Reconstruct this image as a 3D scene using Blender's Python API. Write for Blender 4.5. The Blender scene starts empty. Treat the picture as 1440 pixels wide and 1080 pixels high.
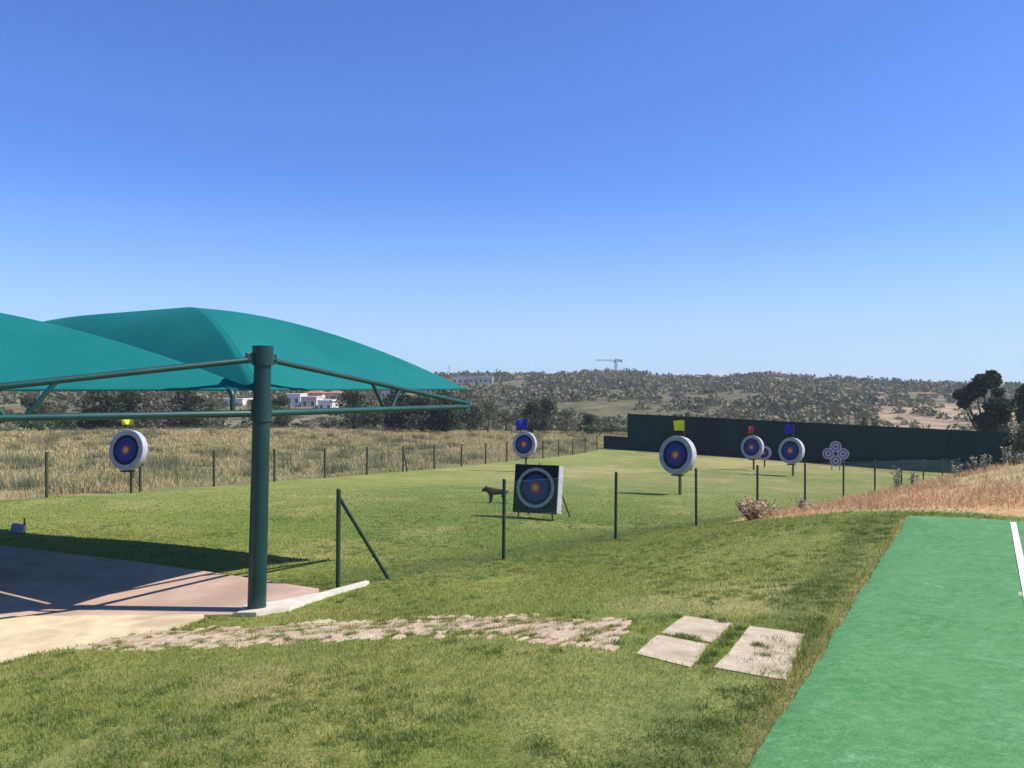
import bpy, bmesh, math, random
import numpy as np
from mathutils import Vector, Matrix, Euler

random.seed(7)
rng = np.random.default_rng(7)
R = math.radians
scene = bpy.context.scene
col = scene.collection

# ------------------------------------------------------------------ camera
F = 1200.0            # focal length in pixels of the 1440 wide photograph
HZ = 546.0            # eye level row
cam_d = bpy.data.cameras.new('camera')
cam = bpy.data.objects.new('camera', cam_d)
col.objects.link(cam)
cam.location = (0, 0, 0)
cam.rotation_euler = (R(90) + math.atan((HZ - 540) / F), 0, 0)
cam_d.lens = 36 * F / 1440
cam_d.sensor_width = 36
cam_d.clip_start = 0.05
cam_d.clip_end = 8000
scene.camera = cam

# ------------------------------------------------------------------ light
SUN_EL, SUN_AZ = R(48), R(93)       # azimuth clockwise from +Y
world = bpy.data.worlds.new('World')
scene.world = world
world.use_nodes = True
wn = world.node_tree
for n in list(wn.nodes): wn.nodes.remove(n)
sky = wn.nodes.new('ShaderNodeTexSky'); sky.sky_type = 'NISHITA'
sky.sun_disc = False
sky.sun_elevation = SUN_EL; sky.sun_rotation = SUN_AZ
sky.air_density = 1.0; sky.dust_density = 0.3; sky.ozone_density = 3.0; sky.altitude = 60
bg = wn.nodes.new('ShaderNodeBackground'); bg.inputs[1].default_value = 0.085
wo = wn.nodes.new('ShaderNodeOutputWorld')
tint = wn.nodes.new('ShaderNodeMix'); tint.data_type = 'RGBA'; tint.blend_type = 'MULTIPLY'; tint.inputs[0].default_value = 1
tint.inputs[7].default_value = (.66, .94, 1.56, 1)          # deep blue summer air
wn.links.new(sky.outputs[0], tint.inputs[6]); 
# pale air towards the horizon, by real direction
wtc = wn.nodes.new('ShaderNodeTexCoord'); wsx = wn.nodes.new('ShaderNodeSeparateXYZ'); wn.links.new(wtc.outputs['Generated'], wsx.inputs[0])
wmr = wn.nodes.new('ShaderNodeMapRange'); wmr.interpolation_type = 'SMOOTHSTEP'
wmr.inputs['From Min'].default_value = -.02; wmr.inputs['From Max'].default_value = .24; wmr.inputs['To Min'].default_value = .62; wmr.inputs['To Max'].default_value = 0
wn.links.new(wsx.outputs['Z'], wmr.inputs['Value'])
pale = wn.nodes.new('ShaderNodeMix'); pale.data_type = 'RGBA'; pale.inputs[7].default_value = (4.9, 6.9, 9.2, 1)
wn.links.new(wmr.outputs[0], pale.inputs[0]); wn.links.new(tint.outputs[2], pale.inputs[6]); wn.links.new(pale.outputs[2], bg.inputs[0]); wn.links.new(bg.outputs[0], wo.inputs[0])

sun_d = bpy.data.lights.new('sun', 'SUN'); sun_d.energy = 5.0; sun_d.angle = R(0.5)
sun_d.color = (1.0, 0.955, 0.88)
sun = bpy.data.objects.new('sun', sun_d); col.objects.link(sun)
sdir = Vector((math.sin(SUN_AZ) * math.cos(SUN_EL), math.cos(SUN_AZ) * math.cos(SUN_EL), math.sin(SUN_EL)))
sun.rotation_euler = sdir.to_track_quat('Z', 'Y').to_euler()
sun.location = sdir * 50

scene.view_settings.view_transform = 'Standard'
scene.view_settings.look = 'None'
scene.view_settings.exposure = 0.45
scene.view_settings.gamma = 1.0

# ------------------------------------------------------------------ helpers
def tag(o, label=None, cat=None, group=None, kind=None):
    if label: o['label'] = label
    if cat: o['category'] = cat
    if group: o['group'] = group
    if kind: o['kind'] = kind
    return o

def empty(name, loc, rz=0.0, **k):
    o = bpy.data.objects.new(name, None); o.empty_display_size = 0.2
    col.objects.link(o); o.location = loc; o.rotation_euler = (0, 0, rz)
    return tag(o, **k)

class MB:
    def __init__(s): s.v = []; s.f = []; s.m = []
    def add(s, vs, fs, mi=0):
        b = len(s.v); s.v += [tuple(v) for v in vs]
        for f in fs: s.f.append(tuple(b + i for i in f)); s.m.append(mi)
    def box(s, c, size, rot=None, mi=0, bev=0.0):
        hx, hy, hz = [q / 2 for q in size]; c = Vector(c)
        if bev > 0:
            bm = bmesh.new(); bmesh.ops.create_cube(bm, size=1)
            for v in bm.verts: v.co = Vector((v.co.x * size[0], v.co.y * size[1], v.co.z * size[2]))
            bmesh.ops.bevel(bm, geom=bm.edges[:], offset=bev, segments=2, profile=.5, affect='EDGES')
            vs = [v.co.copy() for v in bm.verts]; fs = [[v.index for v in f.verts] for f in bm.faces]; bm.free()
        else:
            vs = [Vector((x, y, z)) for x in (-hx, hx) for y in (-hy, hy) for z in (-hz, hz)]
            fs = [(0, 1, 3, 2), (4, 6, 7, 5), (0, 4, 5, 1), (2, 3, 7, 6), (0, 2, 6, 4), (1, 5, 7, 3)]
        if rot is not None: vs = [rot @ v for v in vs]
        s.add([v + c for v in vs], fs, mi)
    def tube(s, p0, p1, r0, r1=None, n=12, mi=0, cap=True):
        p0, p1 = Vector(p0), Vector(p1); r1 = r0 if r1 is None else r1
        d = (p1 - p0).normalized(); a = d.orthogonal().normalized(); b = d.cross(a)
        vs = []
        for p, r in ((p0, r0), (p1, r1)):
            for i in range(n):
                t = 2 * math.pi * i / n; vs.append(p + a * (r * math.cos(t)) + b * (r * math.sin(t)))
        fs = [(i, (i + 1) % n, n + (i + 1) % n, n + i) for i in range(n)]
        if cap: fs += [tuple(range(n - 1, -1, -1)), tuple(range(n, 2 * n))]
        s.add(vs, fs, mi)
    def path(s, pts, r, n=10, mi=0):
        pts = [Vector(p) for p in pts]; vs = []; up = None
        for i, p in enumerate(pts):
            d = (pts[min(i + 1, len(pts) - 1)] - pts[max(i - 1, 0)]).normalized()
            if up is None: up = d.orthogonal().normalized()
            a = (up - d * up.dot(d)).normalized(); up = a; b = d.cross(a)
            rr = r[i] if isinstance(r, (list, tuple)) else r
            for k in range(n):
                t = 2 * math.pi * k / n; vs.append(p + a * (rr * math.cos(t)) + b * (rr * math.sin(t)))
        fs = []
        for i in range(len(pts) - 1):
            for k in range(n):
                fs.append((i * n + k, i * n + (k + 1) % n, (i + 1) * n + (k + 1) % n, (i + 1) * n + k))
        fs += [tuple(range(n - 1, -1, -1)), tuple(range((len(pts) - 1) * n, len(pts) * n))]
        s.add(vs, fs, mi)
    def mesh(s, name, mats, smooth=False):
        me = bpy.data.meshes.new(name); me.from_pydata(s.v, [], s.f)
        mats = mats if isinstance(mats, (list, tuple)) else [mats]
        for m in mats: me.materials.append(m)
        me.polygons.foreach_set('material_index', s.m)
        if smooth:
            me.polygons.foreach_set('use_smooth', [True] * len(s.f))
            me.set_sharp_from_angle(angle=R(40))
        me.update(); return me
    def build(s, name, mats, parent=None, smooth=False, loc=None):
        o = bpy.data.objects.new(name, s.mesh(name, mats, smooth)); col.objects.link(o)
        if parent: o.parent = parent
        if loc is not None: o.location = loc
        return o

def np_mesh(name, V, faces_flat, nper, mats, midx=None, smooth=False, parent=None):
    """fast mesh: V (n,3), faces_flat int array, nper verts per face"""
    me = bpy.data.meshes.new(name)
    nf = len(faces_flat) // nper
    me.vertices.add(len(V)); me.vertices.foreach_set('co', np.asarray(V, dtype=np.float32).ravel())
    me.loops.add(len(faces_flat)); me.loops.foreach_set('vertex_index', np.asarray(faces_flat, dtype=np.int32))
    me.polygons.add(nf); me.polygons.foreach_set('loop_start', np.arange(0, nf * nper, nper, dtype=np.int32))
    try: me.polygons.foreach_set('loop_total', np.full(nf, nper, dtype=np.int32))
    except Exception: pass
    for m in (mats if isinstance(mats, (list, tuple)) else [mats]): me.materials.append(m)
    if midx is not None: me.polygons.foreach_set('material_index', midx)
    me.polygons.foreach_set('use_smooth', np.full(nf, smooth, dtype=bool))
    me.update(calc_edges=True)
    o = bpy.data.objects.new(name, me); col.objects.link(o)
    if parent: o.parent = parent
    return o

# numpy value noise -----------------------------------------------------
_perm = rng.random((256, 256))
def vnoise(x, y, s):
    x = np.asarray(x, float) / s + 57.3; y = np.asarray(y, float) / s + 91.7
    xi = np.floor(x).astype(int); yi = np.floor(y).astype(int)
    fx = x - xi; fy = y - yi; fx = fx * fx * (3 - 2 * fx); fy = fy * fy * (3 - 2 * fy)
    g = lambda a, b: _perm[a & 255, b & 255]
    return (g(xi, yi) * (1 - fx) + g(xi + 1, yi) * fx) * (1 - fy) + (g(xi, yi + 1) * (1 - fx) + g(xi + 1, yi + 1) * fx) * fy
def fbm(x, y, s, o=4):
    t = 0; a = 1; w = 0
    for i in range(o): t = t + a * vnoise(x + i * 13.1, y - i * 7.7, s / 2 ** i); w += a; a *= .5
    return t / w
def sstep(a, b, x):
    t = np.clip((x - a) / (b - a), 0, 1); return t * t * (3 - 2 * t)
def inpoly(x, y, P):
    x = np.asarray(x, float); y = np.asarray(y, float); r = np.zeros(x.shape, bool); n = len(P)
    for i in range(n):
        x0, y0 = P[i]; x1, y1 = P[(i + 1) % n]
        if y0 == y1: continue
        c = ((y0 > y) != (y1 > y)) & (x < (x1 - x0) * (y - y0) / (y1 - y0) + x0)
        r ^= c
    return r
def dist_poly(x, y, P):
    x = np.asarray(x, float); y = np.asarray(y, float); d = np.full(x.shape, 1e9); n = len(P)
    for i in range(n):
        x0, y0 = P[i]; x1, y1 = P[(i + 1) % n]
        dx, dy = x1 - x0, y1 - y0; t = np.clip(((x - x0) * dx + (y - y0) * dy) / (dx * dx + dy * dy + 1e-12), 0, 1)
        d = np.minimum(d, np.hypot(x - x0 - t * dx, y - y0 - t * dy))
    return np.where(inpoly(x, y, P), -d, d)

# ------------------------------------------------------------------ terrain heights (eye = 0)
CP = [  # near bank and plateau
 (0, 0, -1.5), (-3, 0, -1.55), (3, 0, -1.5), (8, 0, -1.5), (-8, 0, -1.8), (0, -8, -1.5), (8, -8, -1.5), (-8, -8, -1.8),
 (0, 3, -1.5), (1, 3.4, -1.5), (3, 3, -1.5), (2, 5, -1.5), (4.6, 10, -1.5), (5.6, 9.4, -1.5), (3, 7, -1.5), (4.2, 6.5, -1.5),
 (6, 5, -1.5), (8, 7, -1.5), (10, 4, -1.5), (7, 10.5, -1.45), (9.5, 15.5, -1.32), (7.2, 13.3, -1.5), (5.2, 12, -1.58), (13, 16, -1.2), (15, 10, -1.3), (18, 20, -1.5),
 (0.7, 5.2, -1.52), (-1.1, 6.0, -1.72), (-1.5, 4, -1.58), (-2.9, 6.6, -1.97), (-3.2, 4.5, -1.8), (0.3, 8, -1.88), (1.8, 8.5, -1.75), (-.9, 8.2, -2.03), (3.3, 10.8, -1.72), (1.9, 11.2, -2.12),
 # paved area
 (-2.4, 8, -2.1), (-4, 8.3, -2.12), (-6.7, 11.2, -2.12), (-4.6, 10.3, -2.12), (-2, 8.9, -2.12), (-5, 6.5, -2.08), (-7, 8, -2.12), (-10, 10, -2.15), (-4, 6, -2.02), (-8, 5, -2.05), (-14, 8, -2.2),
 # fence on the right
 (-1.85, 9.07, -2.12), (-.11, 11.24, -2.25), (1.62, 13.4, -2.38), (3.36, 15.6, -2.53), (5.1, 17.75, -2.66), (6.8, 19.9, -2.8), (8.6, 22.1, -2.95), (10.3, 24.3, -3.1), (12.1, 26.4, -3.3), (15.5, 30.8, -3.6),
 # fence on the left
 (-11.8, 21.6, -2.77), (-9.5, 27.2, -3.12), (-6.0, 35.5, -3.6), (-1.45, 46.6, -4.15), (5.4, 63.3, -4.8), (-16, 14, -2.45),
 # targets, back wall
 (-10.6, 23.8, -2.92), (4.93, 25.3, -3.14), (12.4, 37.9, -3.9), (11.9, 42.4, -4.05), (.6, 40, -3.9), (.5, 16.6, -2.52), (-.5, 21, -2.8), (-7, 14, -2.38),
 (9.2, 68, -4.87), (21.7, 60.8, -5.33), (32, 55, -5.65), (24, 38, -4.3), (36, 40, -4.4), (45, 60, -5.6), (30, 20, -2.2),
 # meadow
 (-30, 30, -3.0), (-30, 60, -3.8), (-20, 85, -4.1), (-50, 85, -4.1), (0, 88, -4.8), (25, 90, -5.4), (60, 90, -5.6), (-60, 40, -3.2), (-60, 0, -2.6), (60, 0, -1.6), (0, -60, -2), (-60, -60, -2.4), (60, -60, -2)]
CP = np.array(CP, float)
def _U(r2): return np.where(r2 > 1e-12, r2 * np.log(r2 + 1e-12), 0) * .5
n = len(CP)
_d2 = (CP[:, None, 0] - CP[None, :, 0]) ** 2 + (CP[:, None, 1] - CP[None, :, 1]) ** 2
_K = _U(_d2) + np.eye(n) * 1.2
_P = np.c_[np.ones(n), CP[:, :2]]
_A = np.block([[_K, _P], [_P.T, np.zeros((3, 3))]])
_w = np.linalg.solve(_A, np.r_[CP[:, 2], 0, 0, 0])
def tps(x, y):
    x = np.asarray(x, float); y = np.asarray(y, float); sh = x.shape; x = x.ravel(); y = y.ravel(); out = np.empty(x.shape)
    for i in range(0, len(x), 40000):
        a, b = x[i:i + 40000], y[i:i + 40000]
        out[i:i + 40000] = _U((a[:, None] - CP[None, :, 0]) ** 2 + (b[:, None] - CP[None, :, 1]) ** 2) @ _w[:n] + _w[n] + _w[n + 1] * a + _w[n + 2] * b
    return out.reshape(sh)

# skyline of the hills: photo column -> row of the ridge ground
SK_X = np.array([-900, -200, 0, 300, 500, 640, 700, 760, 860, 900, 950, 1000, 1090, 1150, 1250, 1330, 1440, 1700, 2400])
SK_Y = np.array([541, 541, 541, 539, 536, 532, 531, 532, 527, 530, 536, 536, 531, 537, 541, 545, 548, 548, 548])
RIDGE = 430.0
def far_h(x, y):
    r = np.hypot(x, y); az = np.arctan2(x, np.maximum(y, 1e-3)); az = np.where(y < 1, np.sign(x) * 1.3, az)
    px = 720 + F * np.tan(np.clip(az, -1.0, 1.0))
    zr = (HZ - np.interp(px, SK_X, SK_Y)) * RIDGE / F
    base = -6.2 - .6 * sstep(900, 1300, px)
    up = sstep(140, RIDGE, r) ** .9
    roll = (fbm(x, y, 70, 3) - .5) * 5 * sstep(120, 220, r) * (1 - sstep(330, 420, r))
    z = base + (zr - base) * up + roll
    z = z - 14 * sstep(RIDGE + 10, 900, r)
    return z
PAD = [(-2.5, 7.85), (-2.05, 8.2), (-2.0, 8.85), (-3.35, 9.62), (-4.65, 10.3), (-6.75, 11.3), (-10, 12.9), (-12, 10), (-9, 6.1), (-4.7, 7.75), (-3.2, 7.8)]
YEL = [(-2.8, 7.78), (-2.93, 7.3), (-3.2, 7.1), (-3.5, 6.72), (-3.7, 6.65), (-3.85, 6.2), (-4.6, 5.3), (-8, 4), (-9, 6.08), (-4.7, 7.73), (-3.2, 7.78)]
UN = [PAD, YEL]
def H(x, y):
    x = np.asarray(x, float); y = np.asarray(y, float)
    r = np.hypot(x, y)
    a = tps(np.clip(x, -75, 75), np.clip(y, -75, 110)) + (fbm(x, y, 3.0, 3) - .5) * .05 * sstep(2, 20, r)
    k = sstep(82, 135, r)
    z = a * (1 - k) + far_h(x, y) * k
    for P in UN:
        d = dist_poly(x, y, P); w = 1 - sstep(0.0, .10, d)
        z = z * (1 - w) + np.minimum(z, -2.105) * w
    return z
def h(x, y): return float(H(np.array([x]), np.array([y]))[0])
def P3(px, d, dz=0.0):                  # point standing on the ground in the photo's column px at distance d
    x = (px - 720) / F * d; return Vector((x, d, h(x, d) + dz))
_ys = np.geomspace(2.2, 120, 900)
def GP(px, py):                         # where the sight line of a photo point meets the ground
    x = (px - 720) / F * _ys; z = -(py - HZ) / F * _ys
    g = H(x, _ys); i = int(np.argmax(z < g)); i = max(i, 1)
    a, b = z[i - 1] - g[i - 1], g[i] - z[i]; t = a / (a + b + 1e-9)
    y = _ys[i - 1] * (1 - t) + _ys[i] * t; xx = (px - 720) / F * y
    return Vector((xx, y, h(xx, y)))

# ------------------------------------------------------------------ materials
def new_mat(name):
    m = bpy.data.materials.new(name); m.use_nodes = True; nt = m.node_tree
    b = nt.nodes['Principled BSDF']; return m, nt, b
def N(nt, t, **k):
    n_ = nt.nodes.new(t)
    for a, v in k.items(): setattr(n_, a, v)
    return n_
def mix(nt, fac, a, b, mode='MIX'):
    m = N(nt, 'ShaderNodeMix', data_type='RGBA', blend_type=mode)
    for i, v in ((0, fac), (6, a), (7, b)):
        if hasattr(v, 'is_linked') or hasattr(v, 'links'): nt.links.new(v, m.inputs[i])
        elif i == 0: m.inputs[0].default_value = v
        else: m.inputs[i].default_value = (*v, 1)
    return m.outputs[2]
def ramp(nt, src, p0, p1, c0=(0, 0, 0), c1=(1, 1, 1)):
    r = N(nt, 'ShaderNodeValToRGB'); e = r.color_ramp.elements
    e[0].position = p0; e[1].position = p1; e[0].color = (*c0, 1); e[1].color = (*c1, 1)
    nt.links.new(src, r.inputs[0]); return r.outputs[0]
def noise(nt, scale, detail=4, rough=.55, coord='Object', stretch=None, dist=0):
    tc = N(nt, 'ShaderNodeTexCoord'); src = tc.outputs[coord]
    if stretch:
        mp = N(nt, 'ShaderNodeMapping'); mp.inputs['Scale'].default_value = stretch
        nt.links.new(src, mp.inputs[0]); src = mp.outputs[0]
    t = N(nt, 'ShaderNodeTexNoise'); t.inputs['Scale'].default_value = scale
    t.inputs['Detail'].default_value = detail; t.inputs['Roughness'].default_value = rough
    t.inputs['Distortion'].default_value = dist
    nt.links.new(src, t.inputs['Vector']); return t.outputs['Fac']
def bump(nt, b, src, strength=.3, dist=.02):
    bp = N(nt, 'ShaderNodeBump'); bp.inputs['Strength'].default_value = strength; bp.inputs['Distance'].default_value = dist
    nt.links.new(src, bp.inputs['Height']); nt.links.new(bp.outputs[0], b.inputs['Normal'])
def surf(name, c0, c1, scale=6, rough=.8, spec=.3, bscale=None, bstr=.2, bdist=.01, c2=None, s2=1.5, metal=0, coord='Object', lo=.35, hi=.68):
    m, nt, b = new_mat(name)
    f = ramp(nt, noise(nt, scale, 5, coord=coord), lo, hi)
    c = mix(nt, f, c0, c1)
    if c2: c = mix(nt, ramp(nt, noise(nt, s2, 4, coord=coord), .48, .66), c, c2)
    nt.links.new(c, b.inputs['Base Color']); b.inputs['Roughness'].default_value = rough
    b.inputs['Specular IOR Level'].default_value = spec; b.inputs['Metallic'].default_value = metal
    if bscale: bump(nt, b, noise(nt, bscale, 5, coord=coord), bstr, bdist)
    return m
def leafy(name, cols, transl=.25, rough=.6, patch=None):
    """foliage: a tint per leaf, patches through the crown"""
    m, nt, b = new_mat(name)
    g = N(nt, 'ShaderNodeNewGeometry')
    r = N(nt, 'ShaderNodeValToRGB'); e = r.color_ramp.elements
    while len(e) < len(cols): e.new(.5)
    for i, c in enumerate(cols): e[i].position = i / (len(cols) - 1); e[i].color = (*c, 1)
    if patch:
        ad = N(nt, 'ShaderNodeMath', operation='MULTIPLY_ADD'); nt.links.new(g.outputs['Random Per Island'], ad.inputs[0]); ad.inputs[1].default_value = .42
        pa = ramp(nt, noise(nt, patch[0], 5, .6), .3, .7); pb = ramp(nt, noise(nt, patch[1], 3, .6), .3, .7)
        mm = N(nt, 'ShaderNodeMath', operation='ADD'); nt.links.new(pa, mm.inputs[0]); nt.links.new(pb, mm.inputs[1])
        m2 = N(nt, 'ShaderNodeMath', operation='MULTIPLY'); nt.links.new(mm.outputs[0], m2.inputs[0]); m2.inputs[1].default_value = .30
        nt.links.new(m2.outputs[0], ad.inputs[2]); nt.links.new(ad.outputs[0], r.inputs[0])
    else: nt.links.new(g.outputs['Random Per Island'], r.inputs[0])
    nt.links.new(r.outputs[0], b.inputs['Base Color'])
    b.inputs['Roughness'].default_value = rough; b.inputs['Specular IOR Level'].default_value = .2
    tr = N(nt, 'ShaderNodeBsdfTranslucent'); nt.links.new(r.outputs[0], tr.inputs[0])
    mx = N(nt, 'ShaderNodeMixShader'); mx.inputs[0].default_value = transl
    nt.links.new(b.outputs[0], mx.inputs[1]); nt.links.new(tr.outputs[0], mx.inputs[2])
    nt.links.new(mx.outputs[0], nt.nodes['Material Output'].inputs[0])
    return m

# ground: zone colour per vertex (what grows there), broken up by noise
def ground_mat():
    m, nt, b = new_mat('ground_cover')
    at = N(nt, 'ShaderNodeAttribute', attribute_name='zone')
    ag = N(nt, 'ShaderNodeAttribute', attribute_name='coarse')
    c = at.outputs['Color']
    n1 = ramp(nt, noise(nt, 55, 3, .7), .3, .7, (.62, .66, .6), (1.3, 1.28, 1.25))
    n2 = ramp(nt, noise(nt, 7, 5, .7), .33, .68, (.72, .78, .72), (1.25, 1.2, 1.15))
    n3 = ramp(nt, noise(nt, .8, 5, .65), .36, .66, (.82, .9, .85), (1.16, 1.08, 1.05))
    n4 = ramp(nt, noise(nt, .16, 6, .75), .38, .64, (.45, .52, .48), (1.45, 1.38, 1.3))
    c = mix(nt, 1.0, c, n2, 'MULTIPLY'); c = mix(nt, 1.0, c, n1, 'MULTIPLY'); c = mix(nt, 1.0, c, n3, 'MULTIPLY')
    c = mix(nt, ag.outputs['Fac'], c, mix(nt, 1.0, at.outputs['Color'], n4, 'MULTIPLY'))
    nt.links.new(c, b.inputs['Base Color']); b.inputs['Roughness'].default_value = .95
    b.inputs['Specular IOR Level'].default_value = .1
    bump(nt, b, noise(nt, 30, 6, .75), .5, .03)
    return m
M = {}
M['ground'] = ground_mat()
M['pink'] = surf('pink_paving', (.43, .29, .22), (.53, .37, .29), 3, .85, .2, 60, .4, .006, (.36, .25, .19), .9)
M['yellow'] = surf('yellow_concrete', (.54, .44, .26), (.66, .55, .34), 5, .9, .2, 70, .5, .008, (.44, .35, .22), 2.2)
M['kerb'] = surf('white_concrete', (.52, .47, .38), (.66, .60, .50), 5, .9, .2, 60, .3, .005)
M['slab'] = surf('slab_concrete', (.44, .35, .24), (.57, .47, .34), 14, .95, .1, 90, .5, .006, (.36, .29, .19), 4)
def stone_mat():
    m, nt, b = new_mat('path_stone')
    g = N(nt, 'ShaderNodeNewGeometry'); r = N(nt, 'ShaderNodeValToRGB'); e = r.color_ramp.elements
    cs = [(.42, .32, .21), (.48, .37, .25), (.5, .33, .24), (.55, .45, .31), (.40, .32, .22)]
    while len(e) < 5: e.new(.5)
    for i, c in enumerate(cs): e[i].position = i / 4; e[i].color = (*c, 1)
    nt.links.new(g.outputs['Random Per Island'], r.inputs[0])
    c = mix(nt, 1.0, r.outputs[0], ramp(nt, noise(nt, 25, 5, .7), .3, .7, (.75, .75, .73), (1.15, 1.15, 1.15)), 'MULTIPLY')
    nt.links.new(c, b.inputs['Base Color']); b.inputs['Roughness'].default_value = .95
    b.inputs['Specular IOR Level'].default_value = .1
    bump(nt, b, noise(nt, 45, 6, .7), .5, .01); return m
M['stone'] = stone_mat()
M['dirt'] = surf('path_dirt', (.46, .34, .23), (.56, .42, .30), 18, 1, .05, 60, .5, .01, (.30, .25, .14), 7)
def mat_green():
    m, nt, b = new_mat('green_carpet')
    a = ramp(nt, noise(nt, 1.4, 6, .75), .36, .66)
    c = mix(nt, a, (.058, .195, .060), (.092, .245, .088))
    d = ramp(nt, noise(nt, 16, 8, .85, stretch=(.8, 1.2, 1), dist=.4), .46, .66)
    c = mix(nt, d, c, (.145, .315, .135))
    k = ramp(nt, noise(nt, 6, 8, .85, dist=.5), .58, .70)
    c = mix(nt, k, c, (.04, .15, .048))
    w = ramp(nt, noise(nt, 30, 5, .8, dist=1.2), .63, .70)
    c = mix(nt, w, c, (.33, .46, .33))
    w2 = ramp(nt, noise(nt, 2.3, 8, .8, dist=.6), .56, .70)
    c = mix(nt, w2, c, mix(nt, .45, c, (.29, .40, .27)))
    c = mix(nt, 1.0, c, ramp(nt, noise(nt, 120, 3, .8), .3, .7, (.62, .66, .62), (1.35, 1.3, 1.35)), 'MULTIPLY')
    nt.links.new(c, b.inputs['Base Color']); b.inputs['Roughness'].default_value = .9
    b.inputs['Specular IOR Level'].default_value = .15
    bump(nt, b, noise(nt, 120, 4, .8), .5, .006); return m
M['carpet'] = mat_green()
M['line'] = surf('line_paint', (.62, .66, .58), (.8, .8, .76), 20, .8, .2, 100, .3, .003)
M['worn'] = surf('worn_patch', (.42, .36, .24), (.3, .36, .22), 30, .95, .1)
M['post'] = surf('green_pole_paint', (.004, .030, .026), (.006, .045, .038), 5, .38, .5, 40, .05, .002)
M['chord'] = surf('green_tube_paint', (.006, .045, .037), (.009, .062, .05), 6, .4, .5)
def fabric():
    m, nt, b = new_mat('teal_shade_cloth')
    a = ramp(nt, noise(nt, .9, 4, .6), .3, .7)
    c = mix(nt, a, (.005, .126, .122), (.009, .158, .152))
    tc = N(nt, 'ShaderNodeTexCoord')
    w = N(nt, 'ShaderNodeTexWave', wave_type='BANDS', bands_direction='X'); w.inputs['Scale'].default_value = 60
    nt.links.new(tc.outputs['UV'], w.inputs[0])
    nt.links.new(c, b.inputs['Base Color']); b.inputs['Roughness'].default_value = .75
    b.inputs['Specular IOR Level'].default_value = .12
    bump(nt, b, noise(nt, 400, 2), .15, .002)
    tr = N(nt, 'ShaderNodeBsdfTranslucent'); nt.links.new(c, tr.inputs[0])
    mx = N(nt, 'ShaderNodeMixShader'); mx.inputs[0].default_value = .05
    nt.links.new(b.outputs[0], mx.inputs[1]); nt.links.new(tr.outputs[0], mx.inputs[2])
    nt.links.new(mx.outputs[0], nt.nodes['Material Output'].inputs[0]); return m
M['fabric'] = fabric()
M['fpost'] = surf('fence_post_paint', (.012, .035, .018), (.02, .055, .028), 8, .5, .4)
M['fpost_far'] = surf('weathered_post_paint', (.035, .05, .028), (.06, .07, .04), 8, .7, .3)
M['wire'] = surf('fence_wire_coating', (.05, .12, .07), (.07, .16, .09), 8, .5, .4)
M['wall'] = surf('dark_green_screen', (.004, .032, .024), (.006, .044, .032), .6, .85, .1, 5, .3, .03, (.003, .018, .020), .25)
M['skirt'] = surf('slate_netting', (.05, .075, .095), (.075, .10, .115), .8, .9, .1, 6, .3, .03)
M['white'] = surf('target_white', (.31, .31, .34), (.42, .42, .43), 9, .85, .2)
M['fwhite'] = surf('shaded_face_paper', (.27, .28, .33), (.38, .38, .43), 9, .9, .1)  # face white made bluish grey: shade on the fronts put into the colour
M['tblack'] = surf('target_black', (.012, .014, .03), (.02, .022, .04), 9, .8, .2)
M['tblue'] = surf('target_blue', (.025, .04, .17), (.035, .055, .22), 9, .8, .2)
M['tred'] = surf('target_red', (.34, .045, .05), (.42, .07, .07), 9, .8, .2)
M['tgold'] = surf('target_gold', (.58, .32, .07), (.66, .38, .09), 9, .8, .2)
M['foam'] = surf('black_foam', (.010, .012, .016), (.022, .024, .03), 12, .85, .2)
M['wood'] = surf('stand_wood', (.09, .07, .035), (.15, .12, .06), 10, .85, .2)
M['dkmetal'] = surf('dark_metal', (.02, .022, .02), (.04, .04, .035), 10, .5, .4)
M['fy'] = surf('flag_yellow', (.75, .72, .03), (.85, .80, .06), 4, .7, .2)
M['fr'] = surf('flag_red', (.55, .02, .04), (.65, .04, .06), 4, .7, .2)
M['fb'] = surf('flag_blue', (.01, .02, .26), (.02, .04, .36), 4, .7, .2)
M['hide'] = surf('brown_foam_hide', (.030, .014, .010), (.045, .022, .015), 6, .85, .2, 40, .4, .01)
M['purple'] = surf('dim_target_purple', (.10, .06, .20), (.14, .09, .25), 5, .85, .2)  # half hidden disc stands in shade; that shade is put into this purple
M['grey'] = surf('grey_plastic', (.30, .31, .36), (.42, .43, .48), 8, .6, .3)
M['bark'] = surf('bark', (.09, .065, .045), (.17, .13, .09), 10, .95, .1, 30, .6, .02)
M['hw'] = surf('render_white', (.66, .62, .55), (.78, .74, .68), 1, .9, .1)
M['hc'] = surf('render_cream', (.55, .45, .34), (.64, .54, .42), 1, .9, .1)
M['roof'] = surf('terracotta_roof', (.30, .12, .075), (.42, .19, .12), 3, .9, .1)
M['glass'] = surf('window_glass', (.03, .04, .05), (.06, .07, .08), 1, .2, .5)
M['crane'] = surf('crane_paint', (.16, .17, .18), (.22, .23, .24), 1, .6, .3)
M['lawn_blade'] = leafy('lawn_blades', [(.14, .195, .037), (.21, .255, .048), (.285, .305, .063), (.365, .335, .095), (.52, .42, .19)], .4, patch=(1.1, 7))
M['meadow_blade'] = leafy('meadow_blades', [(.24, .225, .08), (.35, .30, .12), (.47, .38, .18), (.58, .44, .24), (.64, .42, .26)], .3, patch=(.18, .7))
M['red_blade'] = leafy('dry_red_blades', [(.46, .24, .12), (.56, .32, .17), (.60, .38, .21), (.60, .46, .27), (.34, .29, .12)], .3)
M['meadow_dark'] = leafy('meadow_weed_leaves', [(.10, .11, .05), (.15, .155, .07), (.22, .21, .11), (.30, .24, .15)], .25)
M['weed_leaf'] = leafy('lawn_weed_leaves', [(.08, .135, .035), (.11, .18, .045), (.16, .23, .055), (.23, .26, .08)], .3)
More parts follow.
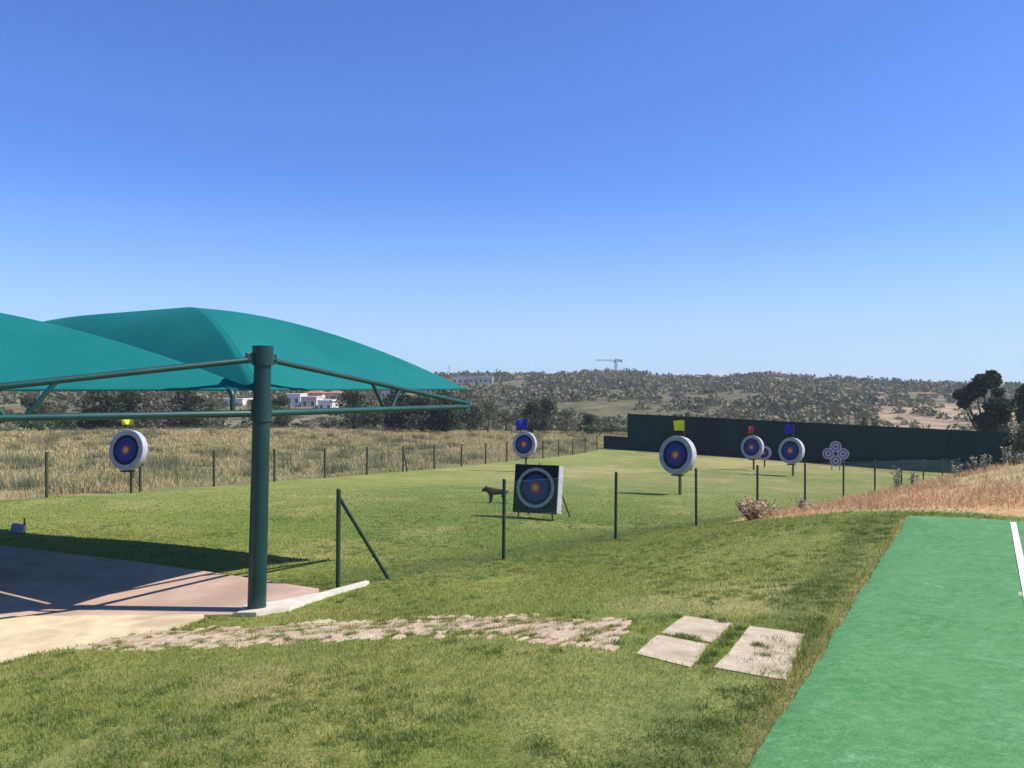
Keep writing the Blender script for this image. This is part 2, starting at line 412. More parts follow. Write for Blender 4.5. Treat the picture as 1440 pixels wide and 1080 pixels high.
M['weed'] = leafy('pale_weed', [(.16, .17, .10), (.28, .27, .18), (.38, .35, .25)], .25)
M['russet'] = leafy('russet_twigs', [(.30, .19, .10), (.42, .28, .16), (.50, .38, .24)], .1)
M['scrub'] = leafy('scrub_leaves', [(.095, .092, .036), (.13, .127, .048), (.165, .155, .062), (.20, .185, .09), (.19, .16, .08)], .15)
M['scrub2'] = leafy('grey_green_scrub', [(.11, .113, .048), (.145, .148, .062), (.185, .178, .09)], .15)
M['scrub3'] = leafy('heather_scrub', [(.15, .115, .08), (.20, .16, .11), (.25, .21, .15)], .15)
M['dark'] = leafy('dark_leaves', [(.012, .022, .010), (.022, .036, .016), (.035, .052, .022), (.05, .065, .03)], .15)
M['mid'] = leafy('mid_leaves', [(.03, .045, .018), (.05, .07, .026), (.075, .095, .036), (.10, .12, .05)], .2)
M['pale'] = leafy('pale_leaves', [(.06, .075, .035), (.09, .105, .05), (.13, .14, .075), (.17, .17, .10)], .2)
M['pine'] = leafy('pine_needles', [(.016, .034, .016), (.028, .056, .024), (.042, .078, .032), (.06, .095, .04)], .1)
M['purplish'] = leafy('purplish_leaves', [(.05, .04, .04), (.08, .065, .06), (.11, .09, .08)], .15)

# ------------------------------------------------------------------ zones
LF0 = np.array([-11.77, 21.6]); LFD = np.array([1.147, 2.78])      # left fence line
RF0 = np.array([-1.85, 9.07]); RFD = np.array([1.737, 2.17])       # right fence line
WA, WB = np.array([9.2, 68.0]), np.array([32.0, 55.0])
def left_of(x, y, p, d): return (d[0] * (y - p[1]) - d[1] * (x - p[0])) / math.hypot(*d)
MOUND = [(3.75, 11.9), (4.75, 10.8), (6.0, 9.85), (9, 8), (20, 1), (60, -10), (60, 40), (24, 36), (13.9, 28.9), (6.9, 20.1), (4.9, 17.6), (4.0, 15.6)]
_md = np.array([3.72, 6.69]); _md /= np.linalg.norm(_md); _mn = np.array([_md[1], -_md[0]])
ML = np.array([4.66, 10.06])                                       # far left corner of the green strip
MATP = [tuple(ML), tuple(ML - _md * 14), tuple(ML - _md * 14 + _mn * 3.6), tuple(ML + _mn * 3.6)]
def zones(x, y):
    r = np.hypot(x, y)
    nz = fbm(x, y, 6, 4); nb = fbm(x + 50, y, 1.4, 4); nl = fbm(x, y + 30, 25, 3)
    c = lambda t: np.array(t)[None, :]
    lawnA, lawnB, lawnC = c((.160, .205, .050)), c((.215, .235, .068)), c((.34, .285, .135))
    z = lawnA + (lawnB - lawnA) * sstep(.4, .62, nz)[:, None]
    dryp = sstep(.56, .72, nb) * .5
    # sun bleached middle of the range
    far_y = sstep(22, 45, y) * sstep(-8, 4, x) * (.25 + .75 * sstep(.4, .6, fbm(x, y * .35, 9, 3)))
    fore = sstep(9, 3, r) * .35 * sstep(.45, .6, fbm(x + 9, y, 1.0, 3))
    z = z + (lawnC - z) * np.clip(dryp + far_y * .85 + fore, 0, .9)[:, None]
    coarse = np.zeros(len(x))
    # green strip under the right bank
    rb = left_of(x, y, RF0, RFD)
    k = np.exp(-((rb - .3) / .8) ** 2) * sstep(25, 14, y) * (y > 8.5)
    z = z + (c((.075, .11, .03)) - z) * (k * .6)[:, None]
    # meadow beyond the left fence
    lf = left_of(x, y, LF0, LFD) + (nb - .5) * .8
    wall = left_of(x, y, WA, WB - WA)
    k = np.maximum(sstep(-.1, .4, lf), sstep(0, 1, wall) * (y > 40)) * (y > -30)
    far = np.maximum(sstep(60, 66, r) * (x > 9.6), 0)
    k = np.maximum(k, far)
    mead = c((.27, .215, .115)) + (c((.17, .165, .07)) - c((.27, .215, .115))) * sstep(.42, .6, fbm(x, y, 5, 4))[:, None]
    mead = mead + (c((.44, .28, .19)) - mead) * (sstep(7, 0, lf) * sstep(34, 22, y) * .75)[:, None]
    z = z + (mead - z) * k[:, None]
    # dry reddish bank on the right
    d = dist_poly(x, y, MOUND) + (nb - .5) * .5
    k = 1 - sstep(-.1, .15, d)
    dry = c((.52, .30, .16)) + (c((.46, .36, .19)) - c((.52, .30, .16))) * sstep(.4, .65, nz)[:, None]
    z = z + (dry - z) * k[:, None]
    k = np.exp(-(d / .16) ** 2) * sstep(.4, .6, nb) * (x < 8)
    z = z + (c((.55, .45, .27)) - z) * np.clip(k, 0, 1)[:, None]
    # bare strip beside the green carpet
    dm = dist_poly(x, y, MATP)
    k = (1 - sstep(.02, .16, dm + (nb - .5) * .25))
    z = z + (c((.26, .2, .10)) - z) * (k * .8)[:, None]
    k = np.exp(-((dm - .33) / .17) ** 2) * sstep(.35, .55, nb)
    z = z + (c((.085, .125, .04)) - z) * (k * .7)[:, None]
    # bare earth by the yellow path
    k = np.exp(-(((x + 3.0) / .7) ** 2 + ((y - 5.7) / .5) ** 2)) * sstep(.4, .6, nb)
    z = z + (c((.34, .24, .13)) - z) * np.clip(k * .9, 0, 1)[:, None]
    # hills
    px = 720 + F * x / np.maximum(y, 1)
    k = sstep(100, 135, r)
    hill = c((.135, .122, .060)) + (c((.175, .155, .09)) - c((.135, .122, .060))) * sstep(.42, .6, fbm(x, y, 40, 4))[:, None]
    tan = sstep(1150, 1250, px) * sstep(330, 220, r) * sstep(.28, .42, fbm(x, y, 30, 3))
    hill = hill + (c((.33, .24, .155)) - hill) * tan[:, None]
    meadow2 = sstep(.55, .62, fbm(x + 300, y * 2, 50, 2)) * sstep(330, 370, r)
    hill = hill + (c((.20, .195, .085)) - hill) * (meadow2 * .7)[:, None]
    z = z + (hill - z) * k[:, None]
    coarse = sstep(60, 120, r)
    return np.clip(z, 0, 1), coarse

# ------------------------------------------------------------------ ground sheet
def build_ground():
    rr = [0.0, .5]
    while rr[-1] < 1250:
        a = rr[-1]; rr.append(a * (1.045 if a < 2.5 else 1.011 if a < 16 else 1.016 if a < 100 else 1.025 if a < 500 else 1.12))
    rr = np.array(rr[1:]); th = np.r_[np.linspace(-42, 42, 420), np.linspace(42, 318, 80)[1:-1]] * math.pi / 180
    nr, na = len(rr), len(th)
    Rg, Tg = np.meshgrid(rr, th, indexing='ij')
    x = (Rg * np.sin(Tg)).ravel(); y = (Rg * np.cos(Tg)).ravel()
    z = H(x, y)
    V = np.c_[x, y, z]; V = np.r_[V, [[0, 0, h(0, 0)]]]
    i, j = np.meshgrid(np.arange(nr - 1), np.arange(na), indexing='ij'); i = i.ravel(); j = j.ravel(); j2 = (j + 1) % na
    fc = np.c_[i * na + j, (i + 1) * na + j, (i + 1) * na + j2, i * na + j2]
    # close the middle with thin quads using the centre twice is invalid: use small ring triangles as quads
    o = np_mesh('ground', V, fc.ravel()[:], 4, M['ground'], smooth=True)
    me = o.data
    bm = bmesh.new(); bm.from_mesh(me); bm.verts.ensure_lookup_table(); c = bm.verts[nr * na]
    for k in range(na): bm.faces.new((c, bm.verts[k], bm.verts[(k + 1) % na]))
    bmesh.ops.recalc_face_normals(bm, faces=bm.faces[:])
    bm.to_mesh(me); bm.free()
    co, cs = zones(V[:, 0], V[:, 1])
    a = me.attributes.new('zone', 'FLOAT_COLOR', 'POINT'); a.data.foreach_set('color', np.c_[co, np.ones(len(co))].astype(np.float32).ravel())
    a = me.attributes.new('coarse', 'FLOAT', 'POINT'); a.data.foreach_set('value', cs.astype(np.float32))
    if me.polygons[1000].normal.z < 0: me.flip_normals()
    tag(o, kind='structure')
build_ground()

def slab_poly(name, poly, top, th, m, kind=None, drape=None, parent=None, origin=None, jag=0):
    """flat slab with vertical sides from a plan polygon"""
    pts = []
    for i in range(len(poly)):
        a = Vector(poly[i]).to_2d(); b = Vector(poly[(i + 1) % len(poly)]).to_2d()
        k = max(1, int((b - a).length / .12)) if jag else 1
        for q in range(k):
            p = a.lerp(b, q / k)
            if jag: p += Vector((random.uniform(-jag, jag), random.uniform(-jag, jag)))
            pts.append(p)
    ox, oy, oz = origin if origin is not None else (0, 0, 0)
    bm = bmesh.new()
    def tz(p): return (top if drape is None else h(p.x, p.y) + drape)
    vt = [bm.verts.new((p.x - ox, p.y - oy, tz(p) - oz)) for p in pts]
    f = bm.faces.new(vt)
    r = bmesh.ops.extrude_face_region(bm, geom=[f])
    for v in [g for g in r['geom'] if isinstance(g, bmesh.types.BMVert)]: v.co.z -= th
    bmesh.ops.recalc_face_normals(bm, faces=bm.faces[:])
    bmesh.ops.triangulate(bm, faces=bm.faces[:])
    me = bpy.data.meshes.new(name); bm.to_mesh(me); bm.free(); me.materials.append(m)
    o = bpy.data.objects.new(name, me); col.objects.link(o); o.location = (ox, oy, oz)
    if parent: o.parent = parent
    if kind: tag(o, kind=kind)
    return o

slab_poly('pavement', PAD, -2.075, .25, M['pink'], 'structure', jag=.008)
slab_poly('path', YEL, -2.062, .25, M['yellow'], 'structure', jag=.02)
KERB = [(-2.52, 7.72), (-2.3, 7.68), (-2.06, 7.9), (-2.0, 8.2), (-1.93, 8.38), (-1.79, 8.75), (-1.59, 9.16), (-1.55, 9.32), (-1.6, 9.33), (-1.78, 8.98), (-1.95, 8.68), (-2.3, 8.32), (-2.55, 8.15)]
slab_poly('kerb', KERB, 0, .15, M['kerb'], 'structure', drape=.038, jag=.014)

# ------------------------------------------------------------------ green carpet strip
def strip(name, c0, c1, w0, w1, lift, m, parent=None, nx=20, ny=60, edge=0.0, o0=None):
    """draped sheet; s runs back along the strip from its far end, w across"""
    bm = bmesh.new(); G = []
    for i in range(ny + 1):
        row = []
        s = c0 + (c1 - c0) * i / ny
        for j in range(nx + 1):
            w = w0 + (w1 - w0) * j / nx
            if edge and j == 0: w += (fbm(np.array([s * 3.]), np.array([1.]), 1.0, 3)[0] - .5) * edge
            ss = s
            if edge and i == 0: ss += (fbm(np.array([w * 3.]), np.array([9.]), 1.0, 3)[0] - .5) * edge
            p = ML - _md * ss + _mn * w
            z = max(h(p[0], p[1]), -1.56) + lift
            if edge and (j == 0 or j == nx or i == 0): z -= .012
            row.append(bm.verts.new((p[0] - o0.x, p[1] - o0.y, z - o0.z)))
        G.append(row)
    for i in range(ny):
        for j in range(nx): bm.faces.new((G[i][j], G[i + 1][j], G[i + 1][j + 1], G[i][j + 1]))
    for f in bm.faces: f.smooth = True
    bmesh.ops.recalc_face_normals(bm, faces=bm.faces[:])
    me = bpy.data.meshes.new(name); bm.to_mesh(me); bm.free(); me.materials.append(m)
    o = bpy.data.objects.new(name, me); col.objects.link(o)
    if me.polygons[0].normal.z < 0: me.flip_normals()
    if parent: o.parent = parent
    return o
mo = Vector((4.66, 10.06, h(4.66, 10.06)))
carpet = empty('green_carpet', mo, label='long bright green carpet strip laid on the lawn at the right', cat='carpet')
strip('carpet_sheet', 0, 14, 0, 3.6, .02, M['carpet'], carpet, 40, 150, .06, mo)
lw = 1.04
strip('white_line', .22, 14, lw, lw + .055, .026, M['line'], carpet, 1, 90, 0, mo)
tag(strip('bare_patch', 3.86, 4.02, lw - .10, lw + .35, .0245, M['worn'], carpet, 4, 4, .04, mo), label='bare sandy worn spot on the carpet beside the line')

# ------------------------------------------------------------------ concrete slabs
slab_px = [([(894, 920), (926, 893), (995, 906.5), (971, 939)], 'square beige concrete slab in the lawn, nearest the pebbly path, lower left of the four'),
           ([(930, 890.5), (961, 866), (1031, 877), (999, 904)], 'square beige concrete slab in the lawn, farthest of the four and upper left'),
           ([(1031, 909), (1053, 881), (1131, 891.5), (1119, 922)], 'beige concrete slab in the lawn, upper of the touching pair next to the green carpet'),
           ([(1004, 939), (1031, 909.3), (1119, 922.3), (1105, 957)], 'beige concrete slab in the lawn, lower of the touching pair next to the green carpet')]
SLABS = []
for pxs, lab in slab_px:
    w = [GP(*p) for p in pxs]; c = sum(w, Vector()) / 4
    poly = [(p.x, p.y) for p in w]; SLABS.append(poly)
    o = slab_poly('paving_slab', poly, 0, .06, M['slab'], drape=.006, origin=(c.x, c.y, c.z), jag=.007)
    tag(o, lab, 'slab', 'concrete slabs set in the lawn')

# ------------------------------------------------------------------ stony path
up_px = [(215, 886), (300, 882), (400, 875), (480, 872), (560, 870), (650, 867), (760, 863), (830, 865), (892, 872)]
lo_px = [(85, 916), (200, 915), (300, 912), (400, 906), (500, 901), (620, 897), (720, 899), (790, 908), (868, 916)]
UPW = [GP(*p) for p in up_px]; LOW = [GP(*p) for p in lo_px]
PATHP = [(p.x, p.y) for p in UPW] + [(p.x, p.y) for p in reversed(LOW)]
def lerp_list(L, t):
    t *= len(L) - 1; i = min(int(t), len(L) - 2); return L[i].lerp(L[i + 1], t - i)
def build_stone_path():
    mb = MB(); nseg, rows = 60, 6
    # sandy bed, draped
    G = []
    for i in range(nseg + 1):
        for k in range(5):
            p = lerp_list(LOW, i / nseg).lerp(lerp_list(UPW, i / nseg), k / 4)
            mb.v.append((p.x, p.y, h(p.x, p.y) + (.006 if 0 < k < 4 and 0 < i < nseg else -.01)))
    for i in range(nseg):
        for k in range(4): mb.f.append((i * 5 + k, (i + 1) * 5 + k, (i + 1) * 5 + k + 1, i * 5 + k + 1)); mb.m.append(1)
    for r_ in range(rows):
        s = random.uniform(0, .01)
        while s < .985:
            ln = random.uniform(.010, .024)
            p = lerp_list(LOW, min(s + ln / 2, 1)).lerp(lerp_list(UPW, min(s + ln / 2, 1)), (r_ + .5) / rows + random.uniform(-.07, .07))
            q0 = lerp_list(LOW, min(s, 1)).lerp(lerp_list(UPW, min(s, 1)), (r_ + .5) / rows); q1 = lerp_list(LOW, min(s + ln, 1)).lerp(lerp_list(UPW, min(s + ln, 1)), (r_ + .5) / rows)
            wid = (lerp_list(UPW, s) - lerp_list(LOW, s)).length / rows
            ax = (q1 - q0) * .5; ax.z = 0; ay = Vector((-ax.y, ax.x, 0)).normalized() * wid * .5
            s += ln
            if random.random() < .10 or fbm(np.array([p.x * 1.]), np.array([p.y * 1.8]), .26, 2)[0] > .62: continue
            z = h(p.x, p.y); pts = []
            m_ = 9
            for k in range(m_):
                t = 2 * math.pi * k / m_; cx, sx = math.cos(t), math.sin(t)
                e = .9 / max(abs(cx), abs(sx)) ** .75 * random.uniform(.78, 1.0)
                v = p + ax * (cx * e) + ay * (sx * e); pts.append(v)
            top = random.uniform(.003, .010); base = len(mb.v)
            for v in pts: mb.v.append((v.x, v.y, z - .03))
            for v in pts: mb.v.append((v.x, v.y, z + top - .006))
            for v in pts: w = v.lerp(p, .12); mb.v.append((w.x, w.y, z + top))
            for k in range(m_):
                k2 = (k + 1) % m_
                mb.f.append((base + k, base + k2, base + m_ + k2, base + m_ + k)); mb.m.append(0)
                mb.f.append((base + m_ + k, base + m_ + k2, base + 2 * m_ + k2, base + 2 * m_ + k)); mb.m.append(0)
            mb.f.append(tuple(base + 2 * m_ + k for k in range(m_))); mb.m.append(0)
    tag(mb.build('stone_path', [M['stone'], M['dirt']]), kind='structure')
build_stone_path()

# ------------------------------------------------------------------ grass
def blades(name, x, y, hh, ww, m, lean=.35, kind='stuff', z=None, segs=1, origin=None, label=None):
    n_ = len(x); a = rng.random(n_) * 2 * math.pi; z = H(x, y) if z is None else z
    la = rng.random(n_) * 2 * math.pi; l = rng.random(n_) * lean * hh
    dx, dy = np.cos(a) * ww / 2, np.sin(a) * ww / 2
    if segs == 1:
        V = np.empty((n_, 3, 3))
        V[:, 0] = np.c_[x - dx, y - dy, z - .004]; V[:, 1] = np.c_[x + dx, y + dy, z - .004]
        V[:, 2] = np.c_[x + np.cos(la) * l, y + np.sin(la) * l, z + hh]
        fc = np.arange(n_ * 3)
        o = np_mesh(name, V.reshape(-1, 3), fc, 3, m)
    else:
        V = np.empty((n_, 4, 3))
        V[:, 0] = np.c_[x - dx, y - dy, z - .02]; V[:, 1] = np.c_[x + dx, y + dy, z - .02]
        V[:, 2] = np.c_[x + dx * .5 + np.cos(la) * l, y + dy * .5 + np.sin(la) * l, z + hh]
        V[:, 3] = np.c_[x - dx * .5 + np.cos(la) * l, y - dy * .5 + np.sin(la) * l, z + hh]
        o = np_mesh(name, V.reshape(-1, 3), np.arange(n_ * 4), 4, m)
    return tag(o, kind=kind) if kind else o
def polar_pts(n_, r0, r1, a0, a1, p=0.0):
    """density per area ~ r^-(2-?)"""
    u = rng.random(n_)
    r = (r0 ** (2 - p) + u * (r1 ** (2 - p) - r0 ** (2 - p))) ** (1 / (2 - p))
    t = np.radians(a0 + rng.random(n_) * (a1 - a0)); return r * np.sin(t), r * np.cos(t), r
def lawn_blades():
    x, y, r = polar_pts(900000, 2.3, 70, -40, 42, 1.62)
    keep = ~inpoly(x, y, MATP)
    dmt = dist_poly(x, y, MATP); keep &= dmt > -.06 * rng.random(len(x)) ** 3
    for P in (PAD, YEL): keep &= dist_poly(x, y, P) > rng.random(len(x)) * .03
    keep &= ~inpoly(x, y, KERB)
    for P in SLABS: keep &= dist_poly(x, y, P) > -rng.random(len(x)) ** 4 * .03
    dp = dist_poly(x, y, PATHP); nn = fbm(x * 1.0, y * 1.8, .26, 2)
    ii = dp < 0
    keep &= ~ii | (nn + np.clip(.10 + dp * .8, 0, .1) * 1.2 > .80)
    keep &= dist_poly(x, y, MOUND) + (fbm(x + 50, y, 1.4, 4) - .5) * .5 > 0
    lf = left_of(x, y, LF0, LFD); keep &= lf < .2
    keep &= ~((left_of(x, y, WA, WB - WA) > -.3) & (y > 40)) & ~((np.hypot(x, y) > 60) & (x > 9.6))
    # thin, yellow spots
    keep &= (fbm(x, y, .9, 3) + rng.random(len(x)) * .5) > .50
    keep &= rng.random(len(x)) > sstep(14, 30, r)
    x, y, r, dmt = x[keep], y[keep], r[keep], dmt[keep]
    hh = (.009 + .016 * rng.random(len(x))) * (.8 + .8 * fbm(x, y, .6, 3)); ww = np.maximum(.003, r * .0010)
    hh = hh * (1 + 1.0 * np.exp(-(dmt / .12) ** 2))
    for P in SLABS: hh = hh * (1 + .25 * np.exp(-(dist_poly(x, y, P) / .06) ** 2))
    hh = np.where(dist_poly(x, y, PATHP) < 0.03, hh * 1.3, hh)
    tx, ty = [], []                                       # tufts growing through the stony path
    rd = random.Random(5)
    for k in range(150):
        t = rd.random(); v = rd.choice((.12, .3, .5, .7, .9)) + rd.uniform(-.06, .06); p = lerp_list(LOW, t).lerp(lerp_list(UPW, t), v)
        nb_ = int(50 + 60 * rd.random()); sx = rd.uniform(.02, .055)
        tx.append(p.x + rng.normal(size=nb_) * sx); ty.append(p.y + rng.normal(size=nb_) * sx * .6)
    tx = np.concatenate(tx); ty = np.concatenate(ty)
    x = np.r_[x, tx]; y = np.r_[y, ty]; hh = np.r_[hh, .014 + .022 * rng.random(len(tx))]; ww = np.r_[ww, np.full(len(tx), .006)]
    blades('lawn_grass', x, y, hh, ww, M['lawn_blade'], 1.3)
lawn_blades()
def clumps(name, cx, cy, n_, sx, h0, h1, ww, m, lean=1.1):
    k = len(cx); x = np.repeat(cx, n_) + rng.normal(size=k * n_) * np.repeat(sx, n_); y = np.repeat(cy, n_) + rng.normal(size=k * n_) * np.repeat(sx, n_)
    blades(name, x, y, h0 + (h1 - h0) * rng.random(k * n_), ww, m, lean)
def lawn_weeds():
    x, y, r = polar_pts(5200, 2.6, 17, -40, 42, 1.3)
    dm = dist_poly(x, y, MATP); nn = fbm(x + 20, y, 1.3, 4)
    keep = (dm > .12) & (nn > .50)
    for P in (PAD, YEL, KERB, PATHP, MOUND) + tuple(SLABS): keep &= dist_poly(x, y, P) > .06
    x, y = x[keep], y[keep]
    t = rng.random(420) * 12; o_ = .10 + rng.random(420) ** 1.3 * .42       # rank growth along the carpet edge
    ex = ML[0] - _md[0] * t - _mn[0] * o_; ey = ML[1] - _md[1] * t - _mn[1] * o_
    g = fbm(ex, ey, .8, 3) > .42; ex, ey = ex[g], ey[g]
    sx_, sy_ = [], []
    for (a, b, k, w) in [((945, 893), (985, 903), 12, .014), ((1058, 908), (1082, 912), 6, .012), ((988, 934), (1040, 883), 22, .02), ((955, 866), (1035, 876), 9, .03), ((1130, 932), (1142, 893), 8, .03)]:
        A_, B_ = GP(*a), GP(*b)
        for q in range(k): p = A_.lerp(B_, random.random()); sx_.append(p.x + random.gauss(0, w)); sy_.append(p.y + random.gauss(0, w))
    for k in range(110):
        t = random.random(); p = lerp_list(LOW, t).lerp(lerp_list(UPW, t), random.choice((.2, .42, .64, .86)) + random.uniform(-.05, .05)); sx_.append(p.x); sy_.append(p.y)
    X = np.r_[x, ex, sx_]; Y = np.r_[y, ey, sy_]
    S_ = .018 + .030 * rng.random(len(X)); S_[len(x) + len(ex):] = .016
    clumps('lawn_weeds', X, Y, 46, S_, .010, .032, .0055, M['weed_leaf'], 1.3)
lawn_weeds()
def meadow_blades():
    x, y, r = polar_pts(330000, 15, 112, -44, 30, .9)
    lf = left_of(x, y, LF0, LFD); nn = fbm(x, y, 2.2, 4)
    keep = ((lf > .25) | ((r > 71) & (left_of(x, y, WA, WB - WA) > 1))) & (nn + rng.random(len(x)) * .35 > .5) & (y > 12)
    x, y, r, nn = x[keep], y[keep], r[keep], nn[keep]
    hh = (.08 + .36 * np.clip(nn - .3, 0, 1) * rng.random(len(x)) ** .6 * 1.7) * np.where(r > 60, .8, 1)
    edge = left_of(x, y, LF0, LFD); hh *= .45 + .55 * sstep(.3, 3, edge)
    blades('meadow_grass', x, y, hh, np.maximum(.012, r * .0009), M['meadow_blade'], .8, segs=2)
meadow_blades()
def meadow_clumps():
    x, y, r = polar_pts(900, 18, 100, -42, 12, .9)
    keep = (left_of(x, y, LF0, LFD) > 1.2) & (fbm(x, y, 7, 3) > .47)
    x, y, r = x[keep], y[keep], r[keep]
    clumps('meadow_weeds', x, y, 130, .16 + .30 * rng.random(len(x)), .12, .55, .028, M['meadow_dark'], .8)
meadow_clumps()
def mound_blades():
    x, y, r = polar_pts(200000, 6, 34, 8, 42, 1.3)
    keep = (dist_poly(x, y, MOUND) < -.03) & (fbm(x, y, .9, 3) + rng.random(len(x)) * .5 > .74)
    x, y, r = x[keep], y[keep], r[keep]
    hh = .02 + .09 * rng.random(len(x)) ** 2 * (.4 + 1.4 * fbm(x, y, .8, 3))
    blades('dry_grass', x, y, hh, np.maximum(.004, r * .0010), M['red_blade'], 1.2)
mound_blades()

def weed(px, d, ht, spread, label, m='weed', name='weed_clump', nst=14, cat='weed'):
    p = P3(px, d); mb = MB()
    for k in range(nst):
        a = random.uniform(0, 6.28); s = random.uniform(.2, 1) * spread; hh = ht * random.uniform(.55, 1)
        b = Vector((math.cos(a) * s * .35, math.sin(a) * s * .35, -.03)); t = Vector((math.cos(a) * s, math.sin(a) * s, hh))
        mid = b.lerp(t, .5) + Vector((0, 0, hh * .08)); mb.tube(b, mid, .006, .005, 4, 0); mb.tube(mid, t, .005, .003, 4, 0)
        for q in range(12):
            c = b.lerp(t, random.uniform(.3, 1)); u = Vector((random.uniform(-1, 1), random.uniform(-1, 1), random.uniform(-.3, 1))).normalized() * random.uniform(.03, .07)
            w = u.orthogonal().normalized() * .014; mb.add([c - w, c + w, c + u + w * .4, c + u - w * .4], [(0, 1, 2, 3)], 0)
    o = mb.build(name, M[m], loc=p); return tag(o, label, cat, 'dry weeds on the bank' if name == 'weed_clump' else None)
weed(1063, 13.6, .36, .38, 'tan dry shrub with bare twigs at the left end of the reddish bank', 'russet', 'dry_shrub', 60, 'shrub')
for px, d, ht, lab in [(1130, 14.5, .30, 'low pale weed at the foot of the fence post right of the russet shrub'),
                       (1262, 15.5, .55, 'tall silvery weed covering the base of a fence post, halfway along the bank'),
                       (1285, 15.5, .32, 'short pale weed beside the tall silvery one on the bank'),
                       (1346, 15.5, .34, 'pale weed standing in front of the slate netting'),
                       (1368, 15.6, .40, 'pale leaning weed where the bank begins to rise'),
                       (1386, 15.8, .36, 'pale weed in front of the right end of the netting'),
                       (1416, 16, .50, 'tallest whitish weed on the crest near the wall corner'),
                       (1431, 15.6, .30, 'small whitish weed at the right edge on the crest')]:
    weed(px, d, ht * .8, .13, lab, nst=8)

# ------------------------------------------------------------------ shade sails
POLE = Vector((-2.39, 8.0, -2.07))
RD = Vector((.525, .851, 0)); LD = Vector((-.80, -.60, 0)); DD = Vector((-.847, .531, 0))
POLE_TOP = Vector((-2.335, 8.0, .385))
def pole_at(z): return POLE.lerp(POLE_TOP, (z - POLE.z) / (POLE_TOP.z - POLE.z))
fr = empty('sail_pole', POLE, label='dark green steel pole with two long truss arms carrying the teal sails', cat='pole')
o3 = POLE
mb = MB(); mb.tube(POLE - o3 - Vector((0, 0, .02)), POLE_TOP - o3, .086, .079, 32)
mb.build('pole', M['post'], fr, True)
mb = MB(); c = POLE_TOP - o3
mb.tube(c - Vector((0, 0, .17)), c + Vector((0, 0, .012)), .098, .098, 28); mb.build('cap_collar', M['post'], fr, True)
mb = MB(); c = pole_at(-.2) - o3
mb.tube(c - Vector((0, 0, .11)), c + Vector((0, 0, .09)), .094, .094, 28); mb.build('lower_collar', M['post'], fr, True)
for D_, L_, zt, zlo in ((RD, 3.45, -.19, -.235), (LD, 3.7, -.19, -.235)):
    top = pole_at(.27) - o3; lo = pole_at(zlo) - o3
    tip = Vector((POLE.x, POLE.y, 0)) + D_ * L_; tip = Vector((tip.x, tip.y, zt)) - o3
    rz_ = Matrix.Rotation(math.atan2(D_.y, D_.x), 3, 'Z')
    mb = MB(); mb.box(top + D_ * .125 + Vector((0, 0, .01)), (.07, .045, .10), rz_, 0, .006); mb.tube(top + D_ * .135 + rz_ @ Vector((0, -.04, 0)), top + D_ * .135 + rz_ @ Vector((0, .04, 0)), .012, n=6); mb.build('clamp', M['chord'], fr)
    s0 = D_ * .08
    mb = MB(); mb.tube(top + s0, tip, .028, .028, 14); mb.build('upper_chord', M['chord'], fr, True)
    lt = tip - Vector((0, 0, .045))
    mb = MB(); mb.tube(lo + s0, lt, .034, .030, 14); mb.build('lower_chord', M['chord'], fr, True)
    mb = MB(); mb.box((tip + lt) / 2, (.12, .03, .15), Matrix.Rotation(math.atan2(D_.y, D_.x), 3, 'Z'), 0, .005); mb.build('tip_plate', M['chord'], fr)
    for ta, tb in ((.46, .52), (.60, .555)):
        mb = MB(); mb.tube(top.lerp(tip, ta), lo.lerp(lt, tb), .021, .021, 10); mb.build('brace', M['chord'], fr, True)
# pipe hooking over the lower chord and running back under the near sail
hp = []
base = Vector((POLE.x, POLE.y, 0)) + LD * .23
for t in range(9):
    a = t / 8 * math.pi / 2
    hp.append(base + DD * (.10 - .10 * math.cos(a)) + Vector((0, 0, -.09 + .09 * math.sin(a))))
hp = [base + Vector((0, 0, -.21))] + hp + [base + DD * 3 + Vector((0, 0, -.01)), base + DD * 8.3 + Vector((0, 0, -.015))]
mb = MB(); mb.path([p - o3 for p in hp], .024, 12); mb.build('rear_rail', M['chord'], fr, True)
# second pole far back along the row carries the other ends
P2 = Vector((POLE.x, POLE.y, 0)) + DD * 8.6
mb = MB(); mb.tube(Vector((P2.x, P2.y, -2.3)) - o3, Vector((P2.x, P2.y, .3)) - o3, .085, .08, 24); mb.build('pole', M['post'], fr, True)

